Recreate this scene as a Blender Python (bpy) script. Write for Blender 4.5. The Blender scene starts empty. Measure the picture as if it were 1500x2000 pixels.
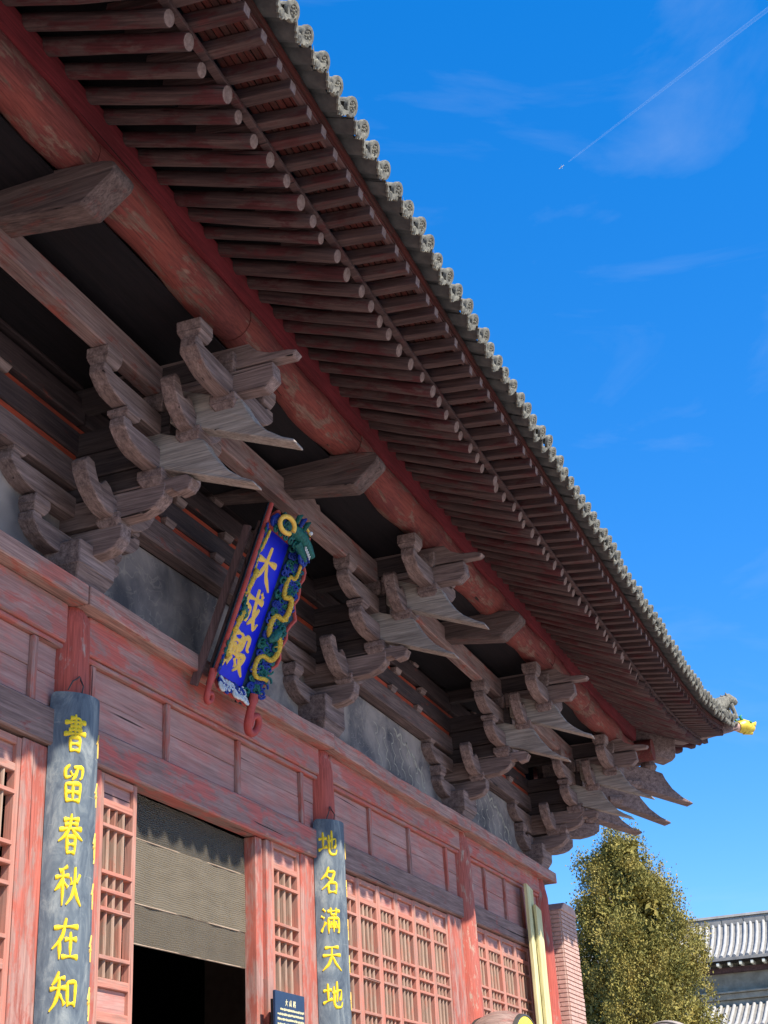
import bpy, bmesh, math, random
import numpy as np
from mathutils import Vector, Matrix
random.seed(7)
S = bpy.context.scene
COL = S.collection
R_ = math.radians
# ------------------------------------------------------------------ camera, sky, sun
cd = bpy.data.cameras.new('camera'); cam = bpy.data.objects.new('camera', cd); COL.objects.link(cam)
right = Vector((0.37199005, -0.92674941, -0.05252548)); down = Vector((0.39020997, 0.20746928, -0.89704664)); fwd = Vector((0.84223487, 0.31319646, 0.43880337))
CP = Vector((-8.9405, -6.0699, 1.6))
mw = Matrix((( right.x, -down.x, -fwd.x, CP.x), (right.y, -down.y, -fwd.y, CP.y), (right.z, -down.z, -fwd.z, CP.z), (0, 0, 0, 1)))
cam.matrix_world = mw
cd.sensor_fit = 'VERTICAL'; cd.sensor_height = 36; cd.lens = 2773.56 / 2000 * 36
cd.clip_end = 60000; cd.clip_start = .05
S.camera = cam
SUN_EL = R_(46.5); SUN_AZ = R_(22)                     # azimuth measured from the facade normal (-y) towards -x
to_sun = Vector((-math.sin(SUN_AZ) * math.cos(SUN_EL), -math.cos(SUN_AZ) * math.cos(SUN_EL), math.sin(SUN_EL)))
w = bpy.data.worlds.new('World'); S.world = w; w.use_nodes = True
nt = w.node_tree; nt.nodes.clear()
def nd(t, typ, **k):
    n = t.nodes.new(typ)
    for a, b in k.items():
        if a.startswith('i_'):
            n.inputs[a[2:].replace('_', ' ')].default_value = b
        else: setattr(n, a, b)
    return n
sky = nd(nt, 'ShaderNodeTexSky', sky_type='NISHITA', sun_disc=False, sun_elevation=SUN_EL, altitude=2600, air_density=1.0, dust_density=.0, ozone_density=2.5)
sky.sun_rotation = math.atan2(to_sun.x, to_sun.y)
hs = nd(nt, 'ShaderNodeHueSaturation'); hs.inputs['Hue'].default_value = .512; hs.inputs['Saturation'].default_value = 1.84; hs.inputs['Value'].default_value = 1.20
tc = nd(nt, 'ShaderNodeTexCoord'); mp = nd(nt, 'ShaderNodeMapping'); mp.inputs['Rotation'].default_value = (.25, -.35, .5); mp.inputs['Scale'].default_value = (2.2, 3.0, 9)
nz = nd(nt, 'ShaderNodeTexNoise'); nz.inputs['Scale'].default_value = 1.6; nz.inputs['Detail'].default_value = 7; nz.inputs['Roughness'].default_value = .55; nz.inputs['Distortion'].default_value = .6
rp = nd(nt, 'ShaderNodeValToRGB'); rp.color_ramp.elements[0].position = .54; rp.color_ramp.elements[0].color = (0, 0, 0, 1); rp.color_ramp.elements[1].position = .95; rp.color_ramp.elements[1].color = (.20, .20, .20, 1)
mx = nd(nt, 'ShaderNodeMix', data_type='RGBA'); bg = nd(nt, 'ShaderNodeBackground'); bg.inputs['Strength'].default_value = .15; ow = nd(nt, 'ShaderNodeOutputWorld')
L = nt.links.new
gm = nd(nt, 'ShaderNodeGamma'); gm.inputs[1].default_value = .60
L(sky.outputs[0], gm.inputs[0]); L(gm.outputs[0], hs.inputs['Color']); L(tc.outputs['Generated'], mp.inputs[0]); L(mp.outputs[0], nz.inputs['Vector']); L(nz.outputs['Fac'], rp.inputs[0])
L(rp.outputs[0], mx.inputs[0]); L(hs.outputs[0], mx.inputs[6]); mx.inputs[7].default_value = (2.0, 2.25, 2.5, 1)
L(mx.outputs[2], bg.inputs[0]); L(bg.outputs[0], ow.inputs[0])
sl = bpy.data.lights.new('sun', 'SUN'); sl.energy = 2.9; sl.angle = R_(.53); sl.color = (1, .93, .82)
so = bpy.data.objects.new('sun', sl); COL.objects.link(so); so.rotation_euler = (-to_sun).to_track_quat('-Z', 'Y').to_euler()
vs = S.view_settings; vs.view_transform = 'Standard'; vs.look = 'None'; vs.gamma = 1; vs.use_curve_mapping = False; vs.exposure = 1.52
S.render.engine = 'CYCLES'; S.cycles.max_bounces = 8; S.cycles.diffuse_bounces = 5; S.cycles.transparent_max_bounces = 24

# ------------------------------------------------------------------ mesh helpers
class MB:
    def __init__(s): s.v = []; s.f = []
    def add(s, v, f):
        o = len(s.v); s.v += [tuple(p) for p in v]; s.f += [tuple(i + o for i in q) for q in f]; return s
    def box(s, x0, x1, y0, y1, z0, z1):
        return s.add([(x, y, z) for x in (x0, x1) for y in (y0, y1) for z in (z0, z1)],
                     [(0, 1, 3, 2), (4, 6, 7, 5), (0, 4, 5, 1), (2, 3, 7, 6), (0, 2, 6, 4), (1, 5, 7, 3)])
    def frustum(s, cx, cy, z0, z1, a0, b0, a1, b1):
        v = []
        for z, a, b in ((z0, a0, b0), (z1, a1, b1)): v += [(cx - a, cy - b, z), (cx + a, cy - b, z), (cx + a, cy + b, z), (cx - a, cy + b, z)]
        return s.add(v, [(3, 2, 1, 0), (4, 5, 6, 7), (0, 1, 5, 4), (1, 2, 6, 5), (2, 3, 7, 6), (3, 0, 4, 7)])
    def prism(s, poly, fn0, fn1):
        n = len(poly)
        return s.add([fn0(p) for p in poly] + [fn1(p) for p in poly], [tuple(range(n))[::-1], tuple(range(n, 2 * n))] + [(i, (i + 1) % n, n + (i + 1) % n, n + i) for i in range(n)])
    def tube(s, pts, rad, n=8, cap=True, flat=1.0):
        pts = [Vector(p) for p in pts]; m = len(pts)
        if not hasattr(rad, '__len__'): rad = [rad] * m
        o = []; up = None
        for i in range(m):
            t = (pts[min(i + 1, m - 1)] - pts[max(i - 1, 0)]).normalized()
            if up is None: up = t.orthogonal().normalized()
            up = (up - t * up.dot(t)).normalized(); sd = t.cross(up)
            for k in range(n):
                a = 2 * math.pi * k / n; o.append(pts[i] + (up * math.cos(a) + sd * math.sin(a) * flat) * rad[i])
        f = [(i * n + k, i * n + (k + 1) % n, (i + 1) * n + (k + 1) % n, (i + 1) * n + k) for i in range(m - 1) for k in range(n)]
        if cap: f += [tuple(range(n))[::-1], tuple(range((m - 1) * n, m * n))]
        return s.add(o, f)
    def lathe(s, prof, c, axis='z', n=24, cap=True):
        o = []
        for r, h in prof:
            for k in range(n):
                a = 2 * math.pi * k / n; p = (r * math.cos(a), r * math.sin(a), h)
                p = p if axis == 'z' else ((p[0], p[2], p[1]) if axis == 'y' else (p[2], p[0], p[1]))
                o.append((c[0] + p[0], c[1] + p[1], c[2] + p[2]))
        m = len(prof)
        f = [(i * n + k, i * n + (k + 1) % n, (i + 1) * n + (k + 1) % n, (i + 1) * n + k) for i in range(m - 1) for k in range(n)]
        if cap: f += [tuple(range(n))[::-1], tuple(range((m - 1) * n, m * n))]
        return s.add(o, f)
    def mesh(s, name, bevel=0, smooth=None, jit=0):
        me = bpy.data.meshes.new(name)
        v = s.v
        if jit: v = [(a + random.uniform(-jit, jit), b + random.uniform(-jit, jit), c + random.uniform(-jit, jit)) for a, b, c in v]
        me.from_pydata(v, [], s.f); me.update()
        bm = bmesh.new(); bm.from_mesh(me); bmesh.ops.recalc_face_normals(bm, faces=bm.faces)
        if bevel:
            es = [e for e in bm.edges if len(e.link_faces) == 2 and e.calc_face_angle(0) > .5]
            bmesh.ops.bevel(bm, geom=es, offset=bevel, segments=1, affect='EDGES', clamp_overlap=True)
        bm.to_mesh(me); bm.free()
        if smooth is not None:
            me.shade_smooth()
            try: me.set_sharp_from_angle(angle=R_(smooth))
            except Exception: pass
        return me
def link(name, me, mat, parent=None, M=None):
    o = bpy.data.objects.new(name, me); COL.objects.link(o)
    if mat is not None and len(me.materials) == 0: me.materials.append(mat)
    if parent: o.parent = parent
    if M is not None: o.matrix_basis = M
    return o
def ob(name, mb, mat, parent=None, bevel=0, smooth=None, jit=0, M=None): return link(name, mb.mesh(name, bevel, smooth, jit), mat, parent, M)
def empty(name, loc=(0, 0, 0), parent=None):
    o = bpy.data.objects.new(name, None); COL.objects.link(o); o.location = loc; o.empty_display_size = .2
    if parent: o.parent = parent
    return o
def tag(o, label, cat, group=None):
    o['label'] = label; o['category'] = cat
    if group: o['group'] = group
    return o
def lerp(xs, ys, x): return float(np.interp(x, xs, ys))
YZ = lambda x: (lambda p: (x, p[0], p[1]))
XZ = lambda y: (lambda p: (p[0], y, p[1]))

# ------------------------------------------------------------------ materials
def newmat(name):
    m = bpy.data.materials.new(name); m.use_nodes = True; t = m.node_tree; t.nodes.clear()
    b = nd(t, 'ShaderNodeBsdfPrincipled'); o = nd(t, 'ShaderNodeOutputMaterial'); t.links.new(b.outputs[0], o.inputs[0])
    b.inputs['Specular IOR Level'].default_value = .25
    return m, t, b
def coords(t, scale, rnd=True):
    tcn = nd(t, 'ShaderNodeTexCoord'); src = tcn.outputs['Object']
    if rnd:
        oi = nd(t, 'ShaderNodeObjectInfo'); cm = nd(t, 'ShaderNodeCombineXYZ')
        for i, k in enumerate((37., 51., 23.)):
            mm = nd(t, 'ShaderNodeMath', operation='MULTIPLY'); mm.inputs[1].default_value = k; t.links.new(oi.outputs['Random'], mm.inputs[0]); t.links.new(mm.outputs[0], cm.inputs[i])
        va = nd(t, 'ShaderNodeVectorMath', operation='ADD'); t.links.new(src, va.inputs[0]); t.links.new(cm.outputs[0], va.inputs[1]); src = va.outputs[0]
    m = nd(t, 'ShaderNodeMapping'); m.inputs['Scale'].default_value = scale; t.links.new(src, m.inputs[0]); return m.outputs[0]
def noise(t, vec, scale=1, detail=6, rough=.6, dist=0):
    n = nd(t, 'ShaderNodeTexNoise'); n.inputs['Scale'].default_value = scale; n.inputs['Detail'].default_value = detail; n.inputs['Roughness'].default_value = rough; n.inputs['Distortion'].default_value = dist
    t.links.new(vec, n.inputs['Vector']); return n.outputs['Fac']
def ramp(t, fac, stops):
    r = nd(t, 'ShaderNodeValToRGB'); e = r.color_ramp.elements
    while len(e) < len(stops): e.new(.5)
    for i, (p, c) in enumerate(stops): e[i].position = p; e[i].color = (*c, 1) if len(c) == 3 else c
    t.links.new(fac, r.inputs[0]); return r.outputs[0]
def mix(t, fac, a, b, mode='MIX'):
    m = nd(t, 'ShaderNodeMix', data_type='RGBA', blend_type=mode)
    for i, q in ((0, fac), (6, a), (7, b)):
        if hasattr(q, 'is_output'): t.links.new(q, m.inputs[i])
        else: m.inputs[i].default_value = q if i == 0 else (*q, 1)
    return m.outputs[2]
def bump(t, b, h, strength=.3, dist=.01):
    n = nd(t, 'ShaderNodeBump'); n.inputs['Strength'].default_value = strength; n.inputs['Distance'].default_value = dist
    t.links.new(h, n.inputs['Height']); t.links.new(n.outputs[0], b.inputs['Normal'])
BW = (0, 0, 0), (1, 1, 1)
def wood(name, c1, c2, axis='y', paint=None, cov=.5, paint2=None, rough=.85, k=1.0, bs=.5, soft=.05, fgc=.62):
    m, t, b = newmat(name)
    ax = 'xyz'.index(axis)
    def sc(al, ac): v = [ac * k] * 3; v[ax] = al * k; return tuple(v)
    g = noise(t, coords(t, sc(1.3, 20)), 1, 9, .7, .4)
    col = ramp(t, g, [(.3, c1), (.7, c2)])
    fg = noise(t, coords(t, sc(2.5, 75)), 1, 4, .6, .3)
    blot = noise(t, coords(t, sc(1.1, 2.2)), 1, 4, .6)
    col = mix(t, ramp(t, blot, [(.35, (.25,) * 3), (.65, (0,) * 3)]), col, tuple(x * .5 for x in c1))
    h = g
    if paint:
        pn = noise(t, coords(t, sc(2.2, 7)), 1, 9, .72, .3)
        pm = ramp(t, pn, [(max(0, 1 - cov - .5 * soft - .0), BW[0]), (min(1, 1 - cov + .5 * soft), BW[1])]) if False else ramp(t, pn, [(.5 + (.5 - cov) * .55 - soft, BW[0]), (.5 + (.5 - cov) * .55 + soft, BW[1])])
        p2 = paint2 or tuple(x * .6 for x in paint)
        pc = mix(t, ramp(t, noise(t, coords(t, sc(.9, 2.5)), 1, 5, .6), [(.35, BW[0]), (.65, BW[1])]), paint, p2)
        col = mix(t, pm, col, pc)
    cr = noise(t, coords(t, sc(.55, 26)), 1, 3, .5, .6)
    crm = ramp(t, cr, [(.27, BW[1]), (.315, BW[0])])
    col = mix(t, 1.0, col, ramp(t, fg, [(.32, (fgc,) * 3), (.62, (1.1,) * 3)]), 'MULTIPLY')
    col = mix(t, crm, col, tuple(x * .16 for x in c1))
    t.links.new(col, b.inputs['Base Color']); b.inputs['Roughness'].default_value = rough
    hh = mix(t, crm, mix(t, .4, mix(t, .4, g, fg), blot), (0, 0, 0))
    bump(t, b, hh, bs, .012)
    return m
def plain(name, c1, c2, scale=8, rough=.7, bs=.2, rnd=True, detail=6, spec=None):
    m, t, b = newmat(name)
    n = noise(t, coords(t, (scale,) * 3, rnd), 1, detail, .65)
    t.links.new(ramp(t, n, [(.3, c1), (.7, c2)]), b.inputs['Base Color']); b.inputs['Roughness'].default_value = rough
    if bs: bump(t, b, n, bs, .01)
    if spec is not None: b.inputs['Specular IOR Level'].default_value = spec
    return m
GW1, GW2 = (.095, .06, .056), (.38, .265, .235)
M_arm = {a: wood('bracket_wood_' + a, GW1, GW2, a, (.24, .10, .08), .16) for a in 'xyz'}
M_cant = wood('cantilever_wood', (.055, .035, .034), (.19, .13, .115), 'y', (.17, .06, .05), .3)
M_core_shade = wood('bracket_core_shade', (.03, .021, .022), (.10, .072, .068), 'y')  # inner fill darkened: shade deep in the bracket painted into the wood
M_beak = wood('beak_wood', (.21, .17, .15), (.52, .44, .38), 'y')
M_wallbeam_shade = wood('wall_beam', (.030, .020, .022), (.105, .070, .068), 'x', (.30, .06, .035), .22, (.10, .032, .03))  # wood darkened to paint in the recess shade behind the brackets
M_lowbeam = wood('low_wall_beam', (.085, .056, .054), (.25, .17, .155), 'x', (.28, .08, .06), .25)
M_vred = wood('vivid_red_board', (.28, .05, .03), (.42, .085, .05), 'x', (.52, .085, .04), .6)
M_purlin = wood('purlin_paint', (.10, .05, .04), (.27, .15, .115), 'x', (.215, .052, .04), .60, (.14, .037, .035), soft=.03)
M_band = wood('red_band', (.11, .028, .03), (.17, .042, .04), 'x', (.19, .022, .028), .8)
M_luohan = wood('outer_tie_beam', (.15, .085, .08), (.36, .24, .21), 'x', (.30, .085, .065), .36)
M_rafter = wood('rafter_wood', (.034, .018, .020), (.14, .084, .075), 'y', (.095, .024, .026), .45)
M_fly = wood('flying_rafter_wood', (.036, .020, .021), (.13, .076, .068), 'y', (.095, .026, .026), .36)
M_soffit = wood('soffit_board', (.035, .014, .013), (.11, .046, .036), 'x', (.12, .028, .022), .5)
M_boarding_shade = wood('rafter_boarding', (.005, .004, .006), (.014, .009, .011), 'x')  # near-black: shade between the rafters painted into the boards
M_endgrain = plain('rafter_end_grain', (.13, .08, .07), (.27, .185, .16), 30, .9, .3)
M_strip = wood('eave_strip', (.06, .03, .03), (.17, .095, .085), 'x')
M_plate = wood('plate_wood', (.29, .16, .135), (.56, .34, .275), 'x', (.53, .165, .12), .42, (.44, .145, .115), soft=.05)
M_lane = wood('tie_beam_paint', (.29, .145, .12), (.51, .275, .225), 'x', (.51, .12, .09), .5, (.45, .145, .115), soft=.05, fgc=.75)
M_lintel = wood('lintel_wood', (.24, .13, .11), (.46, .27, .225), 'x', (.51, .12, .095), .48, (.45, .145, .12), soft=.05, fgc=.75)
M_lintel2 = wood('bare_lintel_wood', (.17, .10, .085), (.37, .235, .195), 'x', (.42, .125, .10), .30, soft=.04)
M_panel = wood('faded_panel', (.34, .175, .145), (.55, .31, .255), 'x', (.54, .125, .09), .34, (.48, .20, .16), k=.8, bs=.25, soft=.12, fgc=.8)
M_munt = wood('faded_muntin', (.29, .15, .125), (.50, .29, .235), 'z', (.50, .135, .095), .5, soft=.06, fgc=.75)
M_lat = wood('lattice_paint', (.34, .17, .13), (.52, .29, .22), 'z', (.50, .185, .13), .55, (.46, .215, .16), bs=.2, soft=.06, fgc=.75)
M_mull = wood('mullion_wood', (.34, .21, .15), (.52, .36, .265), 'z', (.48, .19, .13), .42, (.45, .23, .165), bs=.2)
M_lath = wood('lattice_rail_paint', (.34, .17, .13), (.52, .29, .22), 'x', (.50, .185, .13), .55, (.46, .215, .16), bs=.2, soft=.06, fgc=.75)
M_col = wood('column_red', (.30, .20, .16), (.58, .43, .35), 'z', (.47, .095, .065), .72, (.38, .10, .08))
M_colflake = wood('flaking_column', (.36, .25, .18), (.64, .50, .39), 'z', (.47, .11, .075), .66, (.42, .13, .10), k=1.7)
M_back = plain('lattice_backing', (.28, .19, .13), (.46, .35, .25), 3)
M_white = plain('pale_edge', (.70, .66, .50), (.8, .76, .62), 5, .8, 0)
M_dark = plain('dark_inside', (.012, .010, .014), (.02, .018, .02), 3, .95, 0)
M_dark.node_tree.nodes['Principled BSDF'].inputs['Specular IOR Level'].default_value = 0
M_wire = plain('wire', (.05, .045, .04), (.08, .07, .06), 20, .5, 0)
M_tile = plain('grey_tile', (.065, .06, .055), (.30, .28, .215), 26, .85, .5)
M_tile_shade = plain('tile_underside_shade', (.05, .048, .05), (.11, .105, .10), 9, .9, .4)  # dark copy of the grey tile, shade under the eave painted in
M_stone = plain('stone_floor', (.31, .275, .245), (.40, .36, .32), 1.2, .85, .1, False)
M_brick = plain('pinkish_brick', (.44, .255, .20), (.60, .40, .33), 9, .9, .4)
M_mortar = plain('brick_mortar', (.38, .27, .225), (.50, .37, .31), 7, .95, .3, False)
M_plank = wood('new_pale_plank', (.60, .52, .24), (.80, .74, .42), 'z', bs=.15)
M_gold = plain('gold_lettering', (.62, .43, .015), (.90, .66, .03), 70, .5, .3)
M_gold2 = plain('plaque_gold', (.72, .42, .06), (.85, .55, .12), 30, .5, .1)
def boardmat():
    m, t, b = newmat('couplet_board')
    n = noise(t, coords(t, (7, 7, 2.5)), 1, 9, .7, .8)
    c = ramp(t, n, [(.3, (.045, .06, .085)), (.5, (.12, .145, .165)), (.68, (.27, .29, .28))])
    s = noise(t, coords(t, (3, 3, 60)), 1, 3, .5); sm = ramp(t, s, [(.70, BW[0]), (.76, (.6,) * 3)])
    c = mix(t, sm, c, (.42, .42, .36)); t.links.new(c, b.inputs['Base Color']); b.inputs['Roughness'].default_value = .75; bump(t, b, n, .4, .01); return m
M_board = boardmat()
M_dgold = plain('dragon_gilding', (.32, .18, .02), (.78, .54, .06), 60, .5, .4)
M_blue = plain('plaque_blue', (.004, .008, .50), (.006, .016, .62), 6, .5, .05)
M_pred = plain('plaque_red', (.33, .045, .04), (.46, .08, .065), 10, .6, .2)
M_wing = plain('wing_ground', (.015, .03, .06), (.03, .07, .09), 10, .7, .2)
M_pback = wood('plaque_back', (.10, .055, .05), (.22, .13, .12), 'z')
M_cblue = plain('carving_blue', (.006, .012, .12), (.02, .06, .38), 45, .5, .1)
M_cgreen = plain('carving_green', (.004, .035, .04), (.02, .17, .14), 45, .5, .1)
M_cwhite = plain('carving_white', (.45, .48, .50), (.75, .76, .75), 20, .5, .1)
M_sign = plain('sign_blue', (.018, .035, .075), (.03, .05, .10), 4, .35, 0)
M_signtext = plain('sign_text', (.62, .55, .30), (.75, .68, .40), 30, .5, 0)
def panelpaint():
    m, t, b = newmat('painted_panel')
    n = noise(t, coords(t, (1.6, 1.6, 1.6)), 1, 8, .62, .8)
    c = ramp(t, n, [(.30, (.085, .08, .09)), (.45, (.20, .17, .16)), (.62, (.33, .275, .245))])
    wv = noise(t, coords(t, (3.2, 3.2, 4.5)), 1, 2, .4, 2.2)
    sw = ramp(t, wv, [(.485, BW[0]), (.495, (.55,) * 3), (.515, (.55,) * 3), (.525, BW[0])])
    c = mix(t, sw, c, (.33, .28, .235))
    dk = noise(t, coords(t, (1.1, 1.1, 1.1)), 1, 3, .5); c = mix(t, ramp(t, dk, [(.36, (.7,) * 3), (.52, (0,) * 3)]), c, (.035, .036, .045))
    t.links.new(c, b.inputs['Base Color']); b.inputs['Roughness'].default_value = .85; bump(t, b, n, .15, .01); return m
M_pp = panelpaint()
M_scroll = plain('painted_scroll', (.36, .32, .26), (.48, .42, .33), 12, .85, 0)

# ------------------------------------------------------------------ ground
g = MB().add([(-3000, -3000, 0), (3000, -3000, 0), (3000, 3000, 0), (-3000, 3000, 0)], [(0, 1, 2, 3)])
o = ob('courtyard_ground', g, M_stone); o['kind'] = 'structure'
o = ob('terrace', MB().box(-14, 17.2, -3.7, 14.5, .004, 1.4), M_stone, bevel=.02); o['kind'] = 'structure'

# ------------------------------------------------------------------ the hall
hall = empty('temple_hall', (2.4, 0, 1.4))
tag(hall, 'old red timber temple hall with carved bracket sets under wide tiled eaves', 'temple')
HI = Matrix.Translation((-2.4, 0, -1.4))
def part(name, mb, mat, parent=hall, bevel=0, smooth=None, jit=0):
    o = ob(name, mb, mat, parent, bevel, smooth, jit)
    if parent is hall: o.matrix_parent_inverse = HI
    return o
def inst(name, me, mat, M, parent=hall):
    o = link(name, me, mat, parent); o.matrix_basis = M
    if parent is hall: o.matrix_parent_inverse = HI
    return o
def sub(name, loc=(0, 0, 0)):
    o = empty(name, loc, hall); o.matrix_parent_inverse = HI; return o
XL = -9.0; CX = [0, 4.8, 9.41, 13.25]
ZC = lambda x: lerp([0, 4.8, 9.41, 13.25], [6.0, 6.06, 6.1, 6.13], x)      # underside of the plate
DZ = lambda x: lerp([0, 4.8, 9.41, 13.25], [0, .13, .13, .15], x)
# columns
for i, x in enumerate([-4.6] + CX):
    n = 28; prof = [(.21, 1.4), (.21, 2.6), (.205, 3.6), (.20, 4.4), (.197, 5.0), (.19, 5.5), (.182, 5.84), (.165, 5.94), (.13, ZC(x) - .004)]
    c = part('column', MB().lathe(prof, (x, 0, 0), 'z', n), M_colflake if x > 9 and x < 10 else M_col, smooth=40)
    if x > 9 and x < 10: c['label'] = 'column with flaking red paint over pale wood'
# plate, tie beams, panels, lintels per bay
bays = [(-4.6, 0, 2), (0, 4.8, 3), (4.8, 9.41, 2), (9.41, 13.25, 2)]
part('plate', MB().prism([(-.24, 0), (.2, 0), (.2, .165), (-.24, .165)], lambda p: (XL, p[0], ZC(-4) + p[1]), lambda p: (-.06, p[0], ZC(0) + p[1])), M_plate, bevel=.012, jit=.004)
for (a, b) in ((-.05, 4.78), (4.79, 9.4), (9.41, 13.72)):
    m = MB(); N = 12
    for k in range(N + 1):
        x = a + (b - a) * k / N; z = ZC(x) - .03 * math.sin(math.pi * k / N) * (1 if a < 5 else .5) + random.uniform(-.006, .006); y = -.24 + random.uniform(-.008, .008)
        m.v += [(x, y, z), (x, .2, z), (x, .2, z + .16), (x, y, z + .165 + random.uniform(-.006, .006))]
    for k in range(N):
        for j in range(4): m.f.append((k * 4 + j, k * 4 + (j + 1) % 4, k * 4 + 4 + (j + 1) % 4, k * 4 + 4 + j))
    m.f += [(0, 1, 2, 3), (N * 4 + 3, N * 4 + 2, N * 4 + 1, N * 4)]
    part('plate', m, M_plate, bevel=.008)
ZT = lambda x: lerp([0, 4.8, 9.41, 13.25], [5.62, 5.72, 5.80, 5.84], x)     # top of the transom panels
def slab(x0, x1, y0, y1, zf0, zf1):
    m = MB(); m.add([(x0, y0, zf0(x0)), (x0, y1, zf0(x0)), (x0, y1, zf1(x0)), (x0, y0, zf1(x0)), (x1, y0, zf0(x1)), (x1, y1, zf0(x1)), (x1, y1, zf1(x1)), (x1, y0, zf1(x1))],
          [(0, 1, 2, 3), (7, 6, 5, 4), (0, 4, 5, 1), (1, 5, 6, 2), (2, 6, 7, 3), (3, 7, 4, 0)]); return m
bayx = [(-4.42, -.15), (.15, 4.65), (4.95, 9.26), (9.56, 13.1)]
munts = [(-3.4, -1.95, -.5), (.3, 1.5, 2.85, 4.28), (5.08, 6.16, 7.42, 8.78), (9.66, 10.4, 11.35, 12.26)]
ZL1 = lambda x: lerp([0, 4.8, 9.41, 13.25], [5.11, 5.17, 5.21, 5.22], x); ZL0 = lambda x: lerp([0, 4.8, 9.41, 13.25], [4.82, 4.87, 4.95, 4.98], x)
for bi, (x0, x1) in enumerate(bayx):
    part('tie_beam', slab(x0, x1, -.11, .11, lambda x: ZT(x) + .045, lambda x: ZC(x) - .006), M_lane, bevel=.012)
    part('panel_moulding', slab(x0, x1, -.085, .05, ZT, lambda x: ZT(x) + .042), M_lane, bevel=.01)
    part('lintel', slab(x0, x1, -.10, .10, ZL0, lambda x: ZL1(x) - .002), M_lintel if bi == 1 else M_lintel2, bevel=.014)
    mm = munts[bi]
    edges = [x0] + list(mm) + [x1]
    for k in range(len(mm)):
        part('transom_muntin', slab(mm[k] - .035, mm[k] + .035, -.075, .04, lambda x: ZL1(x) + .002, lambda x: ZT(x) - .002), M_munt, bevel=.008)
    for k in range(len(edges) - 1):
        a, b = edges[k] + (.035 if k else 0), edges[k + 1] - (.035 if k < len(edges) - 2 else 0)
        if b - a < .08:
            part('transom_filler', slab(a, b, -.05, .04, lambda x: ZL1(x) + .002, lambda x: ZT(x) - .002), M_munt, bevel=.006); continue
        h = [0, .52, 1.0]
        for j in range(2):
            f0 = lambda x, j=j: ZL1(x) + .003 + (ZT(x) - ZL1(x) - .006) * h[j] + (.0015 if j else 0)
            f1 = lambda x, j=j: ZL1(x) + .003 + (ZT(x) - ZL1(x) - .006) * h[j + 1] - (.0025 if j == 0 else 0)
            part('transom_plank', slab(a + .002, b - .002, -.035 - .004 * ((k + j) % 2), .03, f0, f1), M_panel, bevel=.004)
# interior shell (dark room)
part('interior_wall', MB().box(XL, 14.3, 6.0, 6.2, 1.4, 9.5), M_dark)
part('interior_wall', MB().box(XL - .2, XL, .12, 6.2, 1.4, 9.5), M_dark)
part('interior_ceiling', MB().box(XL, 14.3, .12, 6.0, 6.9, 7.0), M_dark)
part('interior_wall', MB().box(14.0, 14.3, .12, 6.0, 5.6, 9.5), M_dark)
part('left_wall', MB().box(XL, -4.62, -.02, .12, 1.4, 6.0), M_panel)
# ---- lattice leaves
ME = {}
def leaf_(x0, x1, ztop, zbot, nop=4, parent=None, y=0, top_panel=.2):
    """a door/window leaf: stiles, rails, top panel, lattice bars, backing"""
    L_ = sub('lattice_leaf', ((x0 + x1) / 2, y, zbot)); Li = L_.matrix_world
    off = Matrix.Translation((-(x0 + x1) / 2, -y, -zbot))
    def p(name, m, mat, bev=.005):
        o = ob(name, m, mat, L_, bev); o.matrix_parent_inverse = off; return o
    sw = .06; g = .0022
    p('stile', MB().box(x0 + g, x0 + sw, y - .045, y + .03, zbot, ztop), M_lat)
    p('stile', MB().box(x1 - sw, x1 - g, y - .045, y + .03, zbot, ztop), M_lat)
    zp = ztop - top_panel
    for (a, b) in ((ztop - .06, ztop), (zp - .06, zp)):
        p('rail', MB().box(x0 + sw + .001, x1 - sw - .001, y - .043, y + .03, a, b), M_lath)
    p('top_panel', MB().box(x0 + sw + .001, x1 - sw - .001, y - .012, y + .015, zp + .001, ztop - .061), M_panel, .003)
    zt, zb = zp - .06, zp - 1.36
    p('rail', MB().box(x0 + sw + .001, x1 - sw - .001, y - .043, y + .03, zb - .07, zb), M_lath)
    p('lower_panel', MB().box(x0 + sw + .001, x1 - sw - .001, y - .012, y + .015, zb - .24, zb - .071), M_panel, .003)
    p('rail', MB().box(x0 + sw + .001, x1 - sw - .001, y - .043, y + .03, zb - .32, zb - .241), M_lath)
    p('lower_panel', MB().box(x0 + sw + .001, x1 - sw - .001, y - .012, y + .015, zbot + .08, zb - .321), M_panel, .003)
    p('rail', MB().box(x0 + sw + .001, x1 - sw - .001, y - .043, y + .03, zbot, zbot + .079), M_lath)
    H = zt - zb
    for fz in (.115, .395, .50, .61, .885):
        zc = zt - H * fz
        p('lattice_bar', MB().box(x0 + sw - .004, x1 - sw + .004, y - .048 - random.uniform(0, .004), y + .04, zc - .015, zc + .015), M_lath, .003)
    wi = x1 - x0 - 2 * sw
    for k in range(1, nop):
        xc = x0 + sw + wi * k / nop + random.uniform(-.004, .004)
        p('lattice_bar', MB().prism([(-.014, .045), (.014, .045), (.014, -.018), (.006, -.034), (-.006, -.034), (-.014, -.018)], lambda q: (xc + q[0], y + q[1], zb), lambda q: (xc + q[0], y + q[1], zt)), M_mull)
    p('backing', MB().box(x0 + sw, x1 - sw, y + .12, y + .13, zb, zt), M_back, 0)
    k = random.choice([1, 2, 3]); xc = x0 + sw + wi * (k + .0) / nop
    return L_
ZFL = 1.4
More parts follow.
